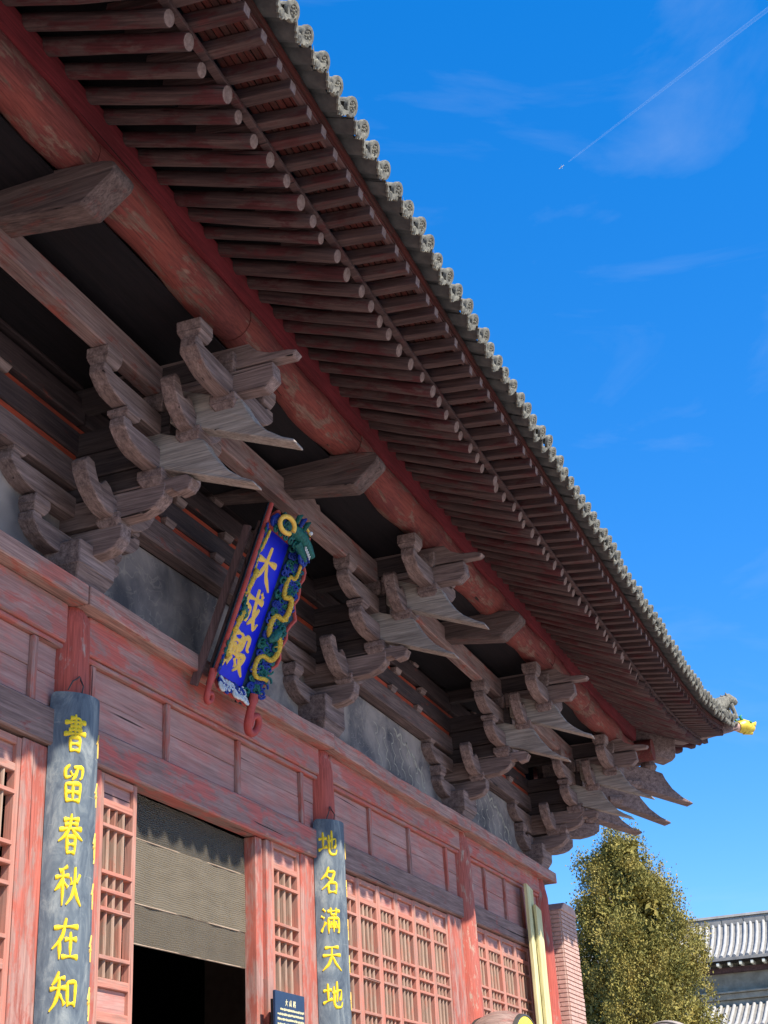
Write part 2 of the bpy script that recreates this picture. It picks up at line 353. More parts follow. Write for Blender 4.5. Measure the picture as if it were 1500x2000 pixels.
# bay A
leaf_(.50, 1.06, 4.815, ZFL, 4); leaf_(3.56, 4.22, 4.862, ZFL, 4)
for (a, b, z) in ((.2, .498, 4.818), (4.222, 4.62, 4.868)): part('door_post', MB().box(a, b, -.06, .08, ZFL, z), M_munt, bevel=.012)
part('door_post', MB().box(3.26, 3.39, -.03, .1, ZFL, 4.848), M_munt, bevel=.008)
part('door_post', MB().box(3.44, 3.557, -.055, .07, ZFL, 4.852), M_munt, bevel=.008)
part('post_filler', MB().box(3.392, 3.438, -.01, .05, 3.55, 4.85), M_munt, bevel=.003)
part('slot_light_strip', MB().box(3.392, 3.41, .0, .04, 2.9, 3.548), M_white)  # pale piece standing in for light through the slot
# bay B
eb = [5.13, 5.73, 6.33, 6.89, 7.48, 8.09, 8.70]
for a, b in zip(eb, eb[1:]): leaf_(a, b, ZL0((a + b) / 2) - .012, ZFL, 4)
for (a, b) in ((5.0, 5.128), (8.702, 9.24)): part('window_post', MB().box(a, b, -.06, .08, ZFL, ZL0(a) - .002), M_munt, bevel=.012)
# bay C
ec = [9.72, 10.30, 10.98, 11.66, 12.34]
for a, b in zip(ec, ec[1:]): leaf_(a, b, ZL0((a + b) / 2) - .012, ZFL, 4)
for (a, b) in ((9.6, 9.718), (12.342, 13.1)): part('window_post', MB().box(a, b, -.06, .08, ZFL, ZL0(a) - .002), M_munt, bevel=.012)
# bay 0 (left of column one)
e0 = [-2.3, -1.72, -1.14, -.56]
for a, b in zip(e0, e0[1:]): leaf_(a, b, 4.80, ZFL, 4)
part('window_post', MB().box(-.558, -.2, -.06, .08, ZFL, 4.812), M_munt, bevel=.012)
part('side_wall', MB().box(-4.42, -2.302, -.02, .06, ZFL, 4.81), M_panel)
# ---- wall above the plate: painted panels, wall-plane beams
BX = [-4.6] + CX
for a, b in zip(BX, BX[1:]):
    z0 = ZC(a) + .17 + .01
    part('painted_panel', slab(a + .02, b - .02, .07, .10, lambda x: ZC(x) + .168, lambda x: 7.04 + DZ(x)), M_pp)
    # painted wavy scroll line near the right and top border
    m = MB(); N = 60; pts = []
    for k in range(N + 1):
        t = k / N; x = b - 1.95 + 1.05 * t; base = 6.90 + DZ(b) - .50 * t ** 2.2
        pts.append((x + .035 * math.sin(t * 38), .0685, base + .045 * math.cos(t * 30)))
    for k in range(N):
        p, q = Vector(pts[k]), Vector(pts[k + 1]); t_ = (q - p).normalized(); n_ = Vector((-t_.z, 0, t_.x)) * .015
        m.add([p - n_, q - n_, q + n_, p + n_], [(0, 1, 2, 3)])
    for j in range(7):
        pts = []; x0 = b - 2.6 + .27 * j; zt_ = 6.86 + DZ(b) - (.06 * max(0, j - 3)); ph = random.uniform(0, 6)
        for k in range(31): t = k / 30; pts.append((x0 + .05 * math.sin(t * 16 + ph) + .14 * t, .0685, zt_ - .50 * t + .02 * math.sin(t * 25 + ph)))
        for k in range(30):
            p, q = Vector(pts[k]), Vector(pts[k + 1]); t_ = (q - p).normalized(); n_ = Vector((-t_.z, 0, t_.x)) * .007
            m.add([p - n_, q - n_, q + n_, p + n_], [(0, 1, 2, 3)])
    if a >= 4: part('painted_scroll', m, M_scroll)['kind'] = 'stuff'
part('backing_wall', MB().box(XL, 13.25, .16, .2, 6.2, 9.6), M_wallbeam_shade)
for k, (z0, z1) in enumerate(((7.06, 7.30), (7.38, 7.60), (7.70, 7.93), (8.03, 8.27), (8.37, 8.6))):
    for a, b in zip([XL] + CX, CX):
        part('wall_beam', slab(a + .002, b - .002, -.085 + .012 * (k % 2), .09, lambda x: z0 + DZ(x), lambda x: z1 + DZ(x)), M_lowbeam if k == 0 else M_wallbeam_shade, bevel=.012)
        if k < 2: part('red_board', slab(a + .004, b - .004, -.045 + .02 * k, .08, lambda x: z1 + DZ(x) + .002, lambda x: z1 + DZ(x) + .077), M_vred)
    if k < 4:
        for a, b in zip(BX, BX[1:]):
            for t in (.3, .5, .7):
                x = a + (b - a) * t + .2 * (k % 2); z = z1 + DZ(x)
                part('spacer_block', MB().frustum(x, -.02, z + .002, z + .07, .075, .07, .10, .10), M_arm['x'], bevel=.006)
# ---- bracket sets
def dou(p, cx, cy, z0, w=.125, h=.13, name='bearing_block'):
    m = MB(); m.frustum(cx, cy, z0, z0 + h * .42, w * .72, w * .72, w, w); m.frustum(cx, cy, z0 + h * .42, z0 + h, w, w, w, w)
    return p(name, m, 'x')
def arm_poly(Lh, z0, z1, up=.10):
    z1 = z1 - .02; z0 = z0 + .015; h = z1 - z0; up *= .75
    e = [(-Lh + .12, z1 - .028), (-Lh + .09, z1), (-Lh, z1), (-Lh - .004, z1 - up), (-Lh + .03, z0 + h * .5), (-Lh + .085, z0 + h * .28), (-Lh + .16, z0 + h * .12), (-Lh + .25, z0 + h * .03), (-Lh + .32, z0)]
    return e + [(-x, z) for x, z in reversed(e)]
def wing_poly(zb, k=1.0):
    e = [(0, zb), (-.22, zb), (-.34, zb + .05), (-.45, zb + .13), (-.53, zb + .24), (-.545, zb + .32), (-.50, zb + .365), (-.42, zb + .35), (-.385, zb + .27), (-.35, zb + .20), (-.29, zb + .215), (-.24, zb + .27), (-.17, zb + .245), (-.10, zb + .16), (0, zb + .15)]
    e = [(x * k, z) for x, z in e]; return e + [(-x, z) for x, z in reversed(e[1:-1])]
HG1 = [(.35, 6.40), (-.20, 6.40), (-.36, 6.415), (-.46, 6.45), (-.52, 6.52), (-.53, 6.64), (.35, 6.64)]
HG2 = [(.35, 6.68), (-.52, 6.68), (-.70, 6.69), (-.82, 6.73), (-.90, 6.80), (-.92, 6.92), (.35, 6.92)]
HTZ = [(-.3, 6.95), (-1.10, 6.95), (-1.16, 6.90), (-1.12, 6.82), (-1.02, 6.80), (-.97, 6.85), (-.90, 6.84), (-.85, 6.93), (-.3, 6.935)]
ANG1 = [(-1.71, 6.715), (-1.70, 6.745), (-1.60, 6.80), (-1.49, 6.885), (-1.39, 7.0), (-1.31, 7.12), (-1.26, 7.225), (-.72, 7.436), (-.72, 7.105), (-1.13, 6.945)]
ANG2 = [(-2.07, 6.985), (-2.06, 7.02), (-1.95, 7.075), (-1.83, 7.16), (-1.73, 7.27), (-1.65, 7.40), (-1.60, 7.51), (-.95, 7.775), (-.95, 7.446), (-1.35, 7.285)]
SHUA = [(-.9, 7.60), (-1.72, 7.575), (-1.80, 7.56), (-1.90, 7.64), (-1.885, 7.79), (-.9, 7.80)]
TIP = [(-.3, 7.82), (-1.60, 7.82), (-2.06, 7.805), (-2.10, 7.845), (-2.02, 7.875), (-1.85, 7.89), (-1.74, 7.94), (-1.66, 8.03), (-.3, 8.06)]
def lin(poly, k): return [(y * k, z) for y, z in poly]
def bracket(X, dz, corner=False):
    B = sub('bracket_set', (X, 0, ZC(X) + .17)); off = Matrix.Translation((-X, 0, -(ZC(X) + .17)))
    def p(name, m, ax, bev=.009, jit=.004, rot=0, mirror=False, mat=None):
        vv = []
        for (x, y, z) in m.v:
            if rot: c, s_ = math.cos(rot), math.sin(rot); x, y = c * x - s_ * y, s_ * x + c * y
            vv.append((x + X, y, z + dz))
        m.v = vv
        o = ob(name, m, mat or M_arm[ax], B, bev, None, jit); o.matrix_parent_inverse = off; return o
    def outward(rot=0, k=1.0, diag=False):
        hw = .078 if not diag else .11
        for nm, poly, q in (('bracket_arm', HG1, .075), ('bracket_arm', HG2, .075), ('carved_nose', HTZ, .068), ('slanting_beak', ANG1, hw), ('slanting_beak', ANG2, hw), ('nose_beam', SHUA, .072), ('pointed_tip', TIP, .06)):
            if rot and nm == 'pointed_tip': continue
            p(nm, MB().prism(lin(poly, k), YZ(-q), YZ(q)), 'y', rot=rot, mat=M_beak if nm == 'slanting_beak' else None, jit=.003)
    for zc0, zc1, y1 in ((6.93, 7.12, -.71), (7.13, 7.36, -.71), (7.37, 7.58, -.94), (7.81, 8.02, -1.3)): p('core_plank', MB().box(-.065, .065, y1, .3, zc0, zc1), 'y', mat=M_core_shade)
    # cap block
    m = MB(); zb = ZC(X) + .167 - dz; m.frustum(0, 0, zb, zb + .12, .19, .19, .26, .26); m.frustum(0, 0, zb + .12, 6.50, .26, .26, .26, .26)
    p('cap_block', m, 'x', .012)
    outward()
    sides = [0] + ([R_(90)] if corner else [])
    if corner: outward(R_(90))
    for r in sides:
        def lat(nm, poly, y, q): p(nm, MB().prism(poly, XZ(y - q), XZ(y + q)), 'x' if not r else 'y', rot=r)
        def dd(x, y, z, w=.115, h=.12):
            w *= .9; z -= .018; h += .018
            m = MB(); m.frustum(x, y, z, z + h * .42, w * .7, w * .7, w, w); m.frustum(x, y, z + h * .42, z + h, w, w, w, w); p('bearing_block', m, 'x', rot=r)
        lat('lateral_arm', arm_poly(.63, 6.40, 6.65), 0.012, .085); lat('lateral_arm', arm_poly(.95, 6.78, 7.03), 0.012, .085)
        for x in (-.54, .54): dd(x, .012, 6.652)
        for x in (-.85, .85): dd(x, .012, 7.031, .1, .045)
        # first step: wing arm
        dd(0, -.40, 6.645, .125, .1); lat('wing_arm', wing_poly(6.70), -.40, .07)
        # second step: two tiers
        dd(0, -.79, 6.925, .13, .12); lat('lateral_arm', arm_poly(.62, 7.03, 7.29), -.79, .072); lat('lateral_arm', arm_poly(.93, 7.36, 7.61), -.79, .072)
        for x in (-.52, .52): dd(x, -.79, 7.291, .11, .068)
        for x in (-.83, 0, .83): dd(x, -.79, 7.612, .115, .14)
        # third step: wing arm
        dd(0, -1.13, 7.255, .125, .1); lat('wing_arm', wing_poly(7.32, .82), -1.13, .065)
        # fourth step: arm under the eave purlin
        dd(0, -1.45, 7.46, .13, .12); lat('lateral_arm', arm_poly(.68, 7.54, 7.81, .12), -1.45, .075)
        for x in (-.57, 0, .57): dd(x, -1.45, 7.812, .12, .15)
    if corner:
        D1 = [(-2.09, 6.80), (-2.08, 6.83), (-1.9, 6.89), (-1.72, 7.0), (-1.6, 7.14), (-1.52, 7.26), (-.3, 7.60), (-.3, 7.25), (-1.4, 6.95)]
        D2 = [(-2.69, 6.99), (-2.68, 7.02), (-2.5, 7.1), (-2.3, 7.23), (-2.15, 7.40), (-2.08, 7.53), (-.3, 8.0), (-.3, 7.6), (-1.8, 7.24)]
        D3 = [(-3.2, 7.35), (-3.19, 7.38), (-3.0, 7.46), (-2.82, 7.60), (-2.70, 7.76), (-2.66, 7.86), (-2.4, 7.92), (-1.0, 8.1), (-1.0, 7.86), (-2.2, 7.56)]
        for poly in (D1, D2, D3): p('slanting_beak', MB().prism(poly, YZ(-.10), YZ(.10)), 'y', rot=R_(45), mat=M_arm['y'])
        for poly in (lin(HG1, 1.4), lin(HG2, 1.4)): p('bracket_arm', MB().prism(poly, YZ(-.088), YZ(.088)), 'y', rot=R_(45))
        for r_, z, h in ((-.57, 6.645, .1), (-1.12, 6.925, .12), (-1.65, 7.27, .12), (-2.05, 7.55, .14)):
            m = MB(); m.frustum(0, r_, z, z + h * .42, .1, .1, .14, .14); m.frustum(0, r_, z + h * .42, z + h, .14, .14, .14, .14); p('bearing_block', m, 'x', rot=R_(45))
        m = MB(); m.lathe([(.10, 7.88), (.15, 7.97), (.11, 8.05), (.13, 8.14), (.15, 8.2)], (0, -2.45, 0), 'z', 14); p('corner_vase', m, 'z', 0, 0, rot=R_(45))
for X in CX: bracket(X, DZ(X), X > 13)
# outer tie beam at the second step, mid-bay beams, purlin
for a, b in zip([XL] + CX, CX):
    part('outer_tie_beam', slab(a + .004, b - .004, -.865, -.715, lambda x: 7.755 + DZ(x) * .9, lambda x: 8.02 + DZ(x) * .9), M_luohan, bevel=.014)
part('outer_tie_beam', slab(13.26, 14.9, -.865, -.715, lambda x: 7.755 + .135, lambda x: 8.02 + .135), M_luohan, bevel=.014)
zj = 8.02 + DZ(3) * .9 - .02; pj_ = [(2.72, zj), (2.70, zj + .06), (2.76, zj + .13), (2.78, zj + .07), (2.84, zj + .15), (2.87, zj + .09), (2.92, zj + .17), (2.97, zj + .08), (3.04, zj + .12), (3.08, zj + .05), (3.16, zj + .07), (3.2, zj)]
part('splintered_edge', MB().prism(pj_, XZ(-.86), XZ(-.80)), M_luohan, jit=.006)
for xm in (-2.3, 2.42, 7.12):
    dz = DZ(xm) * .4
    poly = [(.3, 8.08), (-1.56, 7.795), (-1.60, 7.80), (-1.84, 7.98), (-1.86, 8.03), (-1.83, 8.09), (-1.74, 8.12), (.3, 8.40)]
    part('cantilever_beam', MB().prism([(y, z + dz) for y, z in poly], YZ(xm - .125), YZ(xm + .125)), M_cant, bevel=.014, jit=.006)
part('recess_shade_board', slab(XL, 14.6, -1.36, -.70, lambda x: 8.10 + DZ(x) * .9, lambda x: 8.12 + DZ(x) * .9), M_boarding_shade)  # near-black sheet added to darken the gap behind the purlin
part('recess_shade_board', slab(XL, 13.2, -.70, -.09, lambda x: 7.99 + DZ(x) * .9, lambda x: 8.01 + DZ(x) * .9), M_boarding_shade)  # second added dark sheet, deepens the shade next to the wall
# eave curve helpers ------------------------------------------------------------
def ecs(x): return lerp([-9, -3, 3, 8, 12, 16.3], [0, 0, .12, .17, .18, .20], x)
def urise(x): return 0 if x < 10 else .55 * ((x - 10) / 6.3) ** 2.5
PZ = 8.165
def purlin_seg(a, b):
    m = MB(); pts = []; rad = []; N = 14
    for k in range(N + 1):
        x = a + (b - a) * k / N; pts.append((x, -1.47 + random.uniform(-.006, .006), PZ + .18 + .02 * math.sin(3 * x) - .02 * math.sin(math.pi * k / N)))
        rad.append(.188 + .012 * math.sin(5 * x + a) + random.uniform(-.004, .004))
    m.tube(pts, rad, 18); return m
for a, b in zip([XL, -2.3, 0.02, 2.42, 4.8, 7.12, 9.41, 11.4], [-2.3, 0.02, 2.42, 4.8, 7.12, 9.41, 11.4, 14.95]):
    part('eave_purlin', purlin_seg(a + .002, b - .002), M_purlin, smooth=50)
m = MB(); m.tube([(14.72, -1.9, PZ + .18), (14.72, 0, PZ + .18), (14.72, 8, PZ + .18)], .185, 16); part('eave_purlin', m, M_purlin, smooth=50)
m = MB(); xs = np.linspace(XL, 14.4, 40)
for i, x in enumerate(xs):
    u = urise(x) * .25
    m.v += [(x, -1.69, 8.39 + u), (x, -1.42, 8.44 + u), (x, -1.40, 8.66 + u), (x, -1.72, 8.585 + u)]
for i in range(39):
    for j in range(4): m.f.append((i * 4 + j, i * 4 + (j + 1) % 4, i * 4 + 4 + (j + 1) % 4, i * 4 + 4 + j))
part('purlin_batten', m, M_band)
# rafters -------------------------------------------------------------------------
refl = lambda p: Vector((13.25 - p[1], 13.25 - p[0], p[2]))
def frame(end, inner, roll=0):
    y = (inner - end).normalized(); x = y.cross(Vector((0, 0, 1))).normalized(); z = x.cross(y)
    M = Matrix((x, y, z)).transposed().to_4x4(); M.translation = end; return M @ Matrix.Rotation(roll, 4, 'Y')
def log_mesh(i, Ln=3.3):
    rng = random.Random(i); n = 12; m = MB(); pts = []; rad = []
    for k in range(7):
        t = k / 6; pts.append((rng.uniform(-.006, .006), Ln * t, rng.uniform(-.006, .006))); rad.append((.060 if k else .056) * rng.uniform(.95, 1.05))
    m.tube(pts, rad, n); me = m.mesh('rafter', .004, 45); me.materials.append(M_rafter); me.materials.append(M_endgrain)
    for pg in me.polygons:
        if pg.normal.y < -.8: pg.material_index = 1
    return me
LOGS = [log_mesh(i) for i in range(5)]
def fly_mesh(i):
    rng = random.Random(i + 50); a = .046 * rng.uniform(.92, 1.08); m = MB()
    m.add([(-a * .86, 0, -.03), (a * .86, 0, -.03), (a * .86, .0, .052), (-a * .86, 0, .052), (-a, .85, -.05), (a, .85, -.05), (a, .85, .055), (-a, .85, .055)], [(0, 1, 2, 3), (7, 6, 5, 4), (0, 4, 5, 1), (1, 5, 6, 2), (2, 6, 7, 3), (3, 7, 4, 0)])
    me = m.mesh('flying_rafter', .004); me.materials.append(M_fly); me.materials.append(M_endgrain)
    for pg in me.polygons:
        if pg.normal.y < -.8: pg.material_index = 1
    return me
FLYS = [fly_mesh(i) for i in range(5)]
def raf_end(x): return Vector((x, -2.76 + ecs(x), 8.185 + urise(x)))
def fly_end(x): return Vector((x, -3.17 + ecs(x), 8.275 + urise(x) * 1.12))
def tile_end(x): return Vector((x, -3.38 + ecs(x), 8.47 + urise(x) * 1.16))
def in_x(xe): return xe if xe < 9.4 else 9.4 + (xe - 9.4) * .74
def raf_in(xe):
    e = raf_end(xe); xi = in_x(xe); return Vector((xi, -1.47, 8.70 + urise(xi) * .35 - .02))
sp = .2435; NX = int((16.05 - XL) / sp)
for k in range(NX):
    x = -8.9 + sp * k + random.uniform(-.02, .02)
    if x > 15.75: continue
    e = raf_end(x); q = raf_in(x)
    d = (q - e).normalized(); e = e - d * random.uniform(-.03, .03) + Vector((0, 0, random.uniform(-.008, .008)))
    Mx = frame(e, q, random.uniform(0, 6.28))
    if x > 13.3: Mx = Mx @ Matrix.Diagonal((1, .55, 1, 1))
    s_ = random.uniform(.88, 1.12); Mx = Mx @ Matrix.Diagonal((s_, 1, s_, 1))
    inst('round_rafter', LOGS[k % 5], None, Mx)
    if x > 9.6:
        inst('round_rafter', LOGS[(k + 2) % 5], None, frame(refl(e), refl(q)) @ Matrix.Diagonal((1, .55 if x > 12.5 else 1, 1, 1)))
    fe = fly_end(x + random.uniform(-.012, .012)); ra = raf_end(x); fi = ra + (raf_in(x) - ra).normalized() * -.0 + Vector((0, 0, .148)); dx = (x - in_x(x)) * .30
    fe = fe + Vector((dx * .3, random.uniform(-.012, .012), 0))
    inst('flying_rafter', FLYS[k % 5], None, frame(fe, fi))
    if x > 9.6: inst('flying_rafter', FLYS[(k + 1) % 5], None, frame(refl(fe), refl(fi)))
# boards and strips following the eave
def sweep(fn, xs, sect):
    m = MB(); n = len(sect)
    for x in xs:
        p = fn(x)
        for (dy, dz) in sect: m.v.append((p[0], p[1] + dy, p[2] + dz))
    for i in range(len(xs) - 1):
        for j in range(n): m.f.append((i * n + j, i * n + (j + 1) % n, i * n + n + (j + 1) % n, i * n + n + j))
    m.f += [tuple(range(n))[::-1], tuple(range((len(xs) - 1) * n, len(xs) * n))]; return m
def both(name, m, mat, front_cut=None, **k):
    part(name, m, mat, **k)
    e = MB(); e.f = list(m.f); e.v = [tuple(refl(v)) for v in m.v]; part(name, e, mat, **k)
XS = list(np.linspace(XL, 16.05, 90))
both('rafter_end_strip', sweep(raf_end, XS, [(-.03, .072), (.03, .072), (.03, .108), (-.03, .108)]), M_fly, bevel=.004)
both('fly_end_strip', sweep(fly_end, XS, [(.015, .058), (.075, .058), (.075, .115), (.015, .115)]), M_strip, bevel=.004)
both('tile_batten', sweep(fly_end, XS, [(-.01, .117), (.05, .117), (.05, .17), (-.01, .17)]), M_soffit)
for j in range(8):                                            # soffit boards above the flying rafters
    def fb(x, t):
        a = fly_end(x) + Vector((0, 0, .056)); b = raf_end(x) + Vector((0, .0, .205)); return a + (b - a) * t
    t0 = j / 8
    ex = list(np.linspace(XL, 15.9, 70)); m = MB(); zj = random.uniform(0, .012)
    for x in ex:
        p, q = fb(x, t0 + .012), fb(x, t0 + .118); m.v += [(p.x, p.y, p.z + zj), (q.x, q.y, q.z + zj), (q.x, q.y, q.z + zj + .02), (p.x, p.y, p.z + zj + .02)]
    for i in range(len(ex) - 1):
        for jj in range(4): m.f.append((i * 4 + jj, i * 4 + (jj + 1) % 4, i * 4 + 4 + (jj + 1) % 4, i * 4 + 4 + jj))
    both('soffit_board', m, M_soffit)
# boarding above the round rafters
def grid(fa, fb_, xs, N=2, th=.03):
    m = MB()
    for x in xs:
        a, b = fa(x), fb_(x)
        for k in range(N + 1):
            p = a + (b - a) * k / N; m.v += [tuple(p), (p[0], p[1], p[2] + th)]
    W = (N + 1) * 2
    for i in range(len(xs) - 1):
        for k in range(N):
            o = i * W + k * 2; m.f += [(o, o + 2, o + W + 2, o + W), (o + 1, o + W + 1, o + W + 3, o + 3)]
    return m
def far_in(x): q = raf_in(x); e = raf_end(x); d = (q - e); return q + d * 1.35
both('rafter_boarding', grid(lambda x: raf_end(x) + Vector((0, .03, .125)), lambda x: far_in(x) + Vector((0, 0, .125)), list(np.linspace(XL, 16.0, 60)), 2, .03), M_boarding_shade)
# corner beams
def diagbeam(poly, hw): return MB().prism(poly, lambda p: (13.25 + p[0] * .7071 - hw * .7071, -p[0] * .7071 - hw * .7071, p[1]), lambda p: (13.25 + p[0] * .7071 + hw * .7071, -p[0] * .7071 + hw * .7071, p[1]))
part('corner_beam', diagbeam([(-1, 8.95), (2.86, 8.22), (2.95, 8.30), (2.99, 8.62), (-1, 9.4)], .14), M_arm['y'], bevel=.015)
part('corner_beam', diagbeam([(.5, 8.95), (2.6, 8.63), (3.3, 8.60), (4.05, 8.82), (4.42, 8.93), (4.42, 9.04), (3.9, 9.0), (2.6, 9.05), (.5, 9.3)], .10), M_arm['y'], bevel=.012)
# ---- roof tiles
def cap_mesh(seed):
    rng = random.Random(seed); m = MB(); n = 10; r = .064
    prof = []
    for k in range(n + 1):
        a = math.pi * (k / n) ; prof.append((r * math.cos(a), r * math.sin(a)))
    for j in range(4):
        y = .02 + .30 * j
        for (px, pz) in prof: m.v.append((px * (1 + .03 * (j % 2)), y, pz * (1 + .03 * (j % 2))))
        for (px, pz) in prof: m.v.append((px * .8, y, pz * .8))
    W = 2 * (n + 1)
    for j in range(3):
        for k in range(n):
            o = j * W + k; m.f.append((o, o + 1, o + W + 1, o + W)); o += n + 1; m.f.append((o + 1, o, o + W, o + W + 1))
    m.lathe([(.0005, .0), (.042, .0), (.044, -.008), (.058, -.010), (.071, -.008), (.074, .004), (.072, .022), (.0005, .024)], (0, .02, .0), 'y', 18, False)
    for q in range(7):
        a = q * 2 * math.pi / 7 + rng.uniform(-.2, .2); cx, cz = (.026 * math.cos(a), .026 * math.sin(a))
        m.lathe([(.011, .0), (.008, -.009), (.0005, -.012)], (cx, .02, cz), 'y', 6, False)
    m.lathe([(.014, .0), (.010, -.012), (.0005, -.016)], (0, .02, 0), 'y', 7, False)
    me = m.mesh('tile_cap', 0, 40); me.materials.append(M_tile); return me
def drip_mesh(seed):
    rng = random.Random(seed); m = MB(); n = 8; Wd = .19; v = []
    for j, y in enumerate((0, .35, .8)):
        for k in range(n + 1):
            t = k / n * 2 - 1; z = -.045 * (1 - t * t); m.v.append((t * Wd / 2, y, z)); 
        for k in range(n + 1):
            t = k / n * 2 - 1; z = -.045 * (1 - t * t) - .018; m.v.append((t * Wd / 2, y, z))
    W = 2 * (n + 1)
    for j in range(2):
        for k in range(n):
            o = j * W + k; m.f.append((o, o + W, o + W + 1, o + 1)); o += n + 1; m.f.append((o, o + 1, o + W + 1, o + W))
    npan = len(m.f)
    # hanging lip with wavy lower edge
    lip = []; N = 12
    for k in range(N + 1):
        t = k / N * 2 - 1; zt = -.045 * (1 - t * t); zb = zt - .022 - .040 * (1 - abs(t)) ** .8 - .008 * math.cos(k * math.pi)
        lip.append((t * Wd / 2, zt, zb))
    b = len(m.v)
    for (x, zt, zb) in lip: m.v += [(x, -.012, zt + .004), (x, -.020, zb), (x, .004, zt + .004), (x, -.004, zb)]
    for k in range(N):
        o = b + k * 4; m.f += [(o, o + 1, o + 5, o + 4), (o + 2, o + 6, o + 7, o + 3), (o + 1, o + 3, o + 7, o + 5)]
    m.lathe([(.03, .0), (.024, -.008), (.012, -.010), (.0005, -.008)], (0, -.016, -.068), 'y', 9, False)
    me = m.mesh('drip_tile', 0, 40); me.materials.append(M_tile); me.materials.append(M_tile_shade)
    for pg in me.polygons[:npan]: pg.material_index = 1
    return me
CAPS = [cap_mesh(i) for i in range(4)]; DRIPS = [drip_mesh(i) for i in range(4)]
SLT = math.tan(R_(24))
for k in range(NX + 2):
    x = -8.85 + sp * k
    if x > 16.1: continue
    for side in (0, 1):
        if side and x < 9.6: continue
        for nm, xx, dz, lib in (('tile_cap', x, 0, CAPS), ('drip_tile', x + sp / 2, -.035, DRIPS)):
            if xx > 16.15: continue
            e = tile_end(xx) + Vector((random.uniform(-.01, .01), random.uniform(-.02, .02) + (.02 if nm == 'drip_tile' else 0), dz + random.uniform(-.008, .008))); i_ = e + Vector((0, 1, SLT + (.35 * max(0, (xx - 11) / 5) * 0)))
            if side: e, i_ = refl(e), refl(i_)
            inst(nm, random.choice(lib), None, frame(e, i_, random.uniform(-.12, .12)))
def roof_pt(x, d):
    e = tile_end(x); return Vector((min(x, 16.2 - d) if x > 12 else x, e.y + d, e.z - .06 + d * SLT + .02 * d * d - urise(x) * min(1, d / 6) * .9))
m = MB(); xs = list(np.linspace(XL, 16.2, 60)); ds = [.10, .5, 1.2, 2.5, 4, 6, 8.2]
for x in xs:
    for d in ds:
        p = roof_pt(x, d); m.v += [tuple(p), (p.x, p.y, p.z + .03)]
W = len(ds) * 2
for i in range(len(xs) - 1):
    for k in range(len(ds) - 1):
        o = i * W + k * 2; m.f += [(o, o + 2, o + W + 2, o + W), (o + 1, o + W + 1, o + W + 3, o + 3)]
    o = i * W; m.f.append((o, o + W, o + W + 1, o + 1))
both('roof_deck', m, M_tile_shade)
# hip ridge, ridge beast, glazed end beast
def dpt(r, z, side=0): return (13.25 + (r * .7071) - side * .7071, -(r * .7071) - side * .7071, z)
m = MB(); pts = [dpt(4.25, 9.10), dpt(3.8, 9.13), dpt(3.0, 9.35), dpt(2, 9.72), dpt(0, 10.6), dpt(-3, 12.2)]; m.tube(pts, [.10, .12, .13, .13, .13, .13], 10, flat=1.5); part('hip_ridge', m, M_tile, smooth=50)
m = MB()
for q in range(7): c = dpt(4.36 - q * .09, 9.02 + q * .004, .11); m.lathe([(.0005, -.02), (.045, -.02), (.05, 0), (.045, .02), (.0005, .02)], c, 'z', 8, False)
part('hip_tile_fringe', m, M_tile, smooth=40)
bst = MB()
bst.tube([dpt(3.85, 9.12), dpt(3.95, 9.24), dpt(4.08, 9.33), dpt(4.2, 9.40)], [.13, .15, .13, .10], 10)      # body
bst.tube([dpt(4.15, 9.40), dpt(4.27, 9.44), dpt(4.37, 9.41), dpt(4.42, 9.385)], [.09, .10, .075, .04], 10)   # head
for s_ in (-.06, .06):
    bst.tube([dpt(4.25, 9.34, s_), dpt(4.30, 9.22, s_), dpt(4.32, 9.10, s_)], [.045, .035, .04], 7); bst.tube([dpt(3.9, 9.22, s_ * 1.3), dpt(4.02, 9.14, s_ * 1.4), dpt(4.08, 9.10, s_ * 1.4)], [.06, .05, .04], 7)
    bst.tube([dpt(4.2, 9.47, s_), dpt(4.18, 9.53, s_ * 1.1)], [.03, .008], 6)
bst.tube([dpt(3.82, 9.15), dpt(3.72, 9.28), dpt(3.76, 9.40)], [.05, .05, .02], 7)
c0 = Vector(dpt(4.1, 9.1)); bst.v = [tuple(c0 + (Vector(v) - c0) * 1.1 + Vector((.06, -.06, .03))) for v in bst.v]
part('ridge_beast', bst, M_tile, smooth=60)['label'] = 'grey crouching ridge beast on the roof corner'
M_yg = plain('yellow_glaze', (.45, .30, .02), (.75, .58, .05), 18, .35, .3, spec=.5); M_gg = plain('green_glaze', (.03, .16, .07), (.06, .26, .10), 18, .35, .3)
zb = 9.0
eb_ = sub('glazed_end_beast', dpt(4.3, zb)); eoff = Matrix.Translation(Vector(dpt(4.3, zb)) * -1)
def ep(n_, m, mt):
    o = ob(n_, m, mt, eb_, 0, 60); o.matrix_parent_inverse = eoff
ep('neck', MB().tube([dpt(4.22, zb), dpt(4.5, zb)], [.075, .085], 10), M_brick)
mm_ = MB(); mm_.tube([dpt(4.48, zb), dpt(4.58, zb + .02), dpt(4.72, zb + .01), dpt(4.82, zb - .02)], [.10, .135, .115, .06], 12); mm_.tube([dpt(4.75, zb + .05), dpt(4.86, zb + .07), dpt(4.90, zb + .12)], [.05, .04, .015], 8); mm_.tube([dpt(4.6, zb - .08), dpt(4.78, zb - .10)], [.06, .03], 8)
ep('head', mm_, M_yg)
mm_ = MB()
for s_ in (-1, 1):
    mm_.tube([dpt(4.56, zb + .10, s_ * .06), dpt(4.50, zb + .17, s_ * .08), dpt(4.55, zb + .2, s_ * .08)], [.03, .025, .01], 7); mm_.lathe([(.0005, -.03), (.025, -.015), (.03, 0), (.025, .015), (.0005, .03)], dpt(4.70, zb + .07, s_ * .10), 'z', 8, False)
ep('ears_and_eyes', mm_, M_gg)
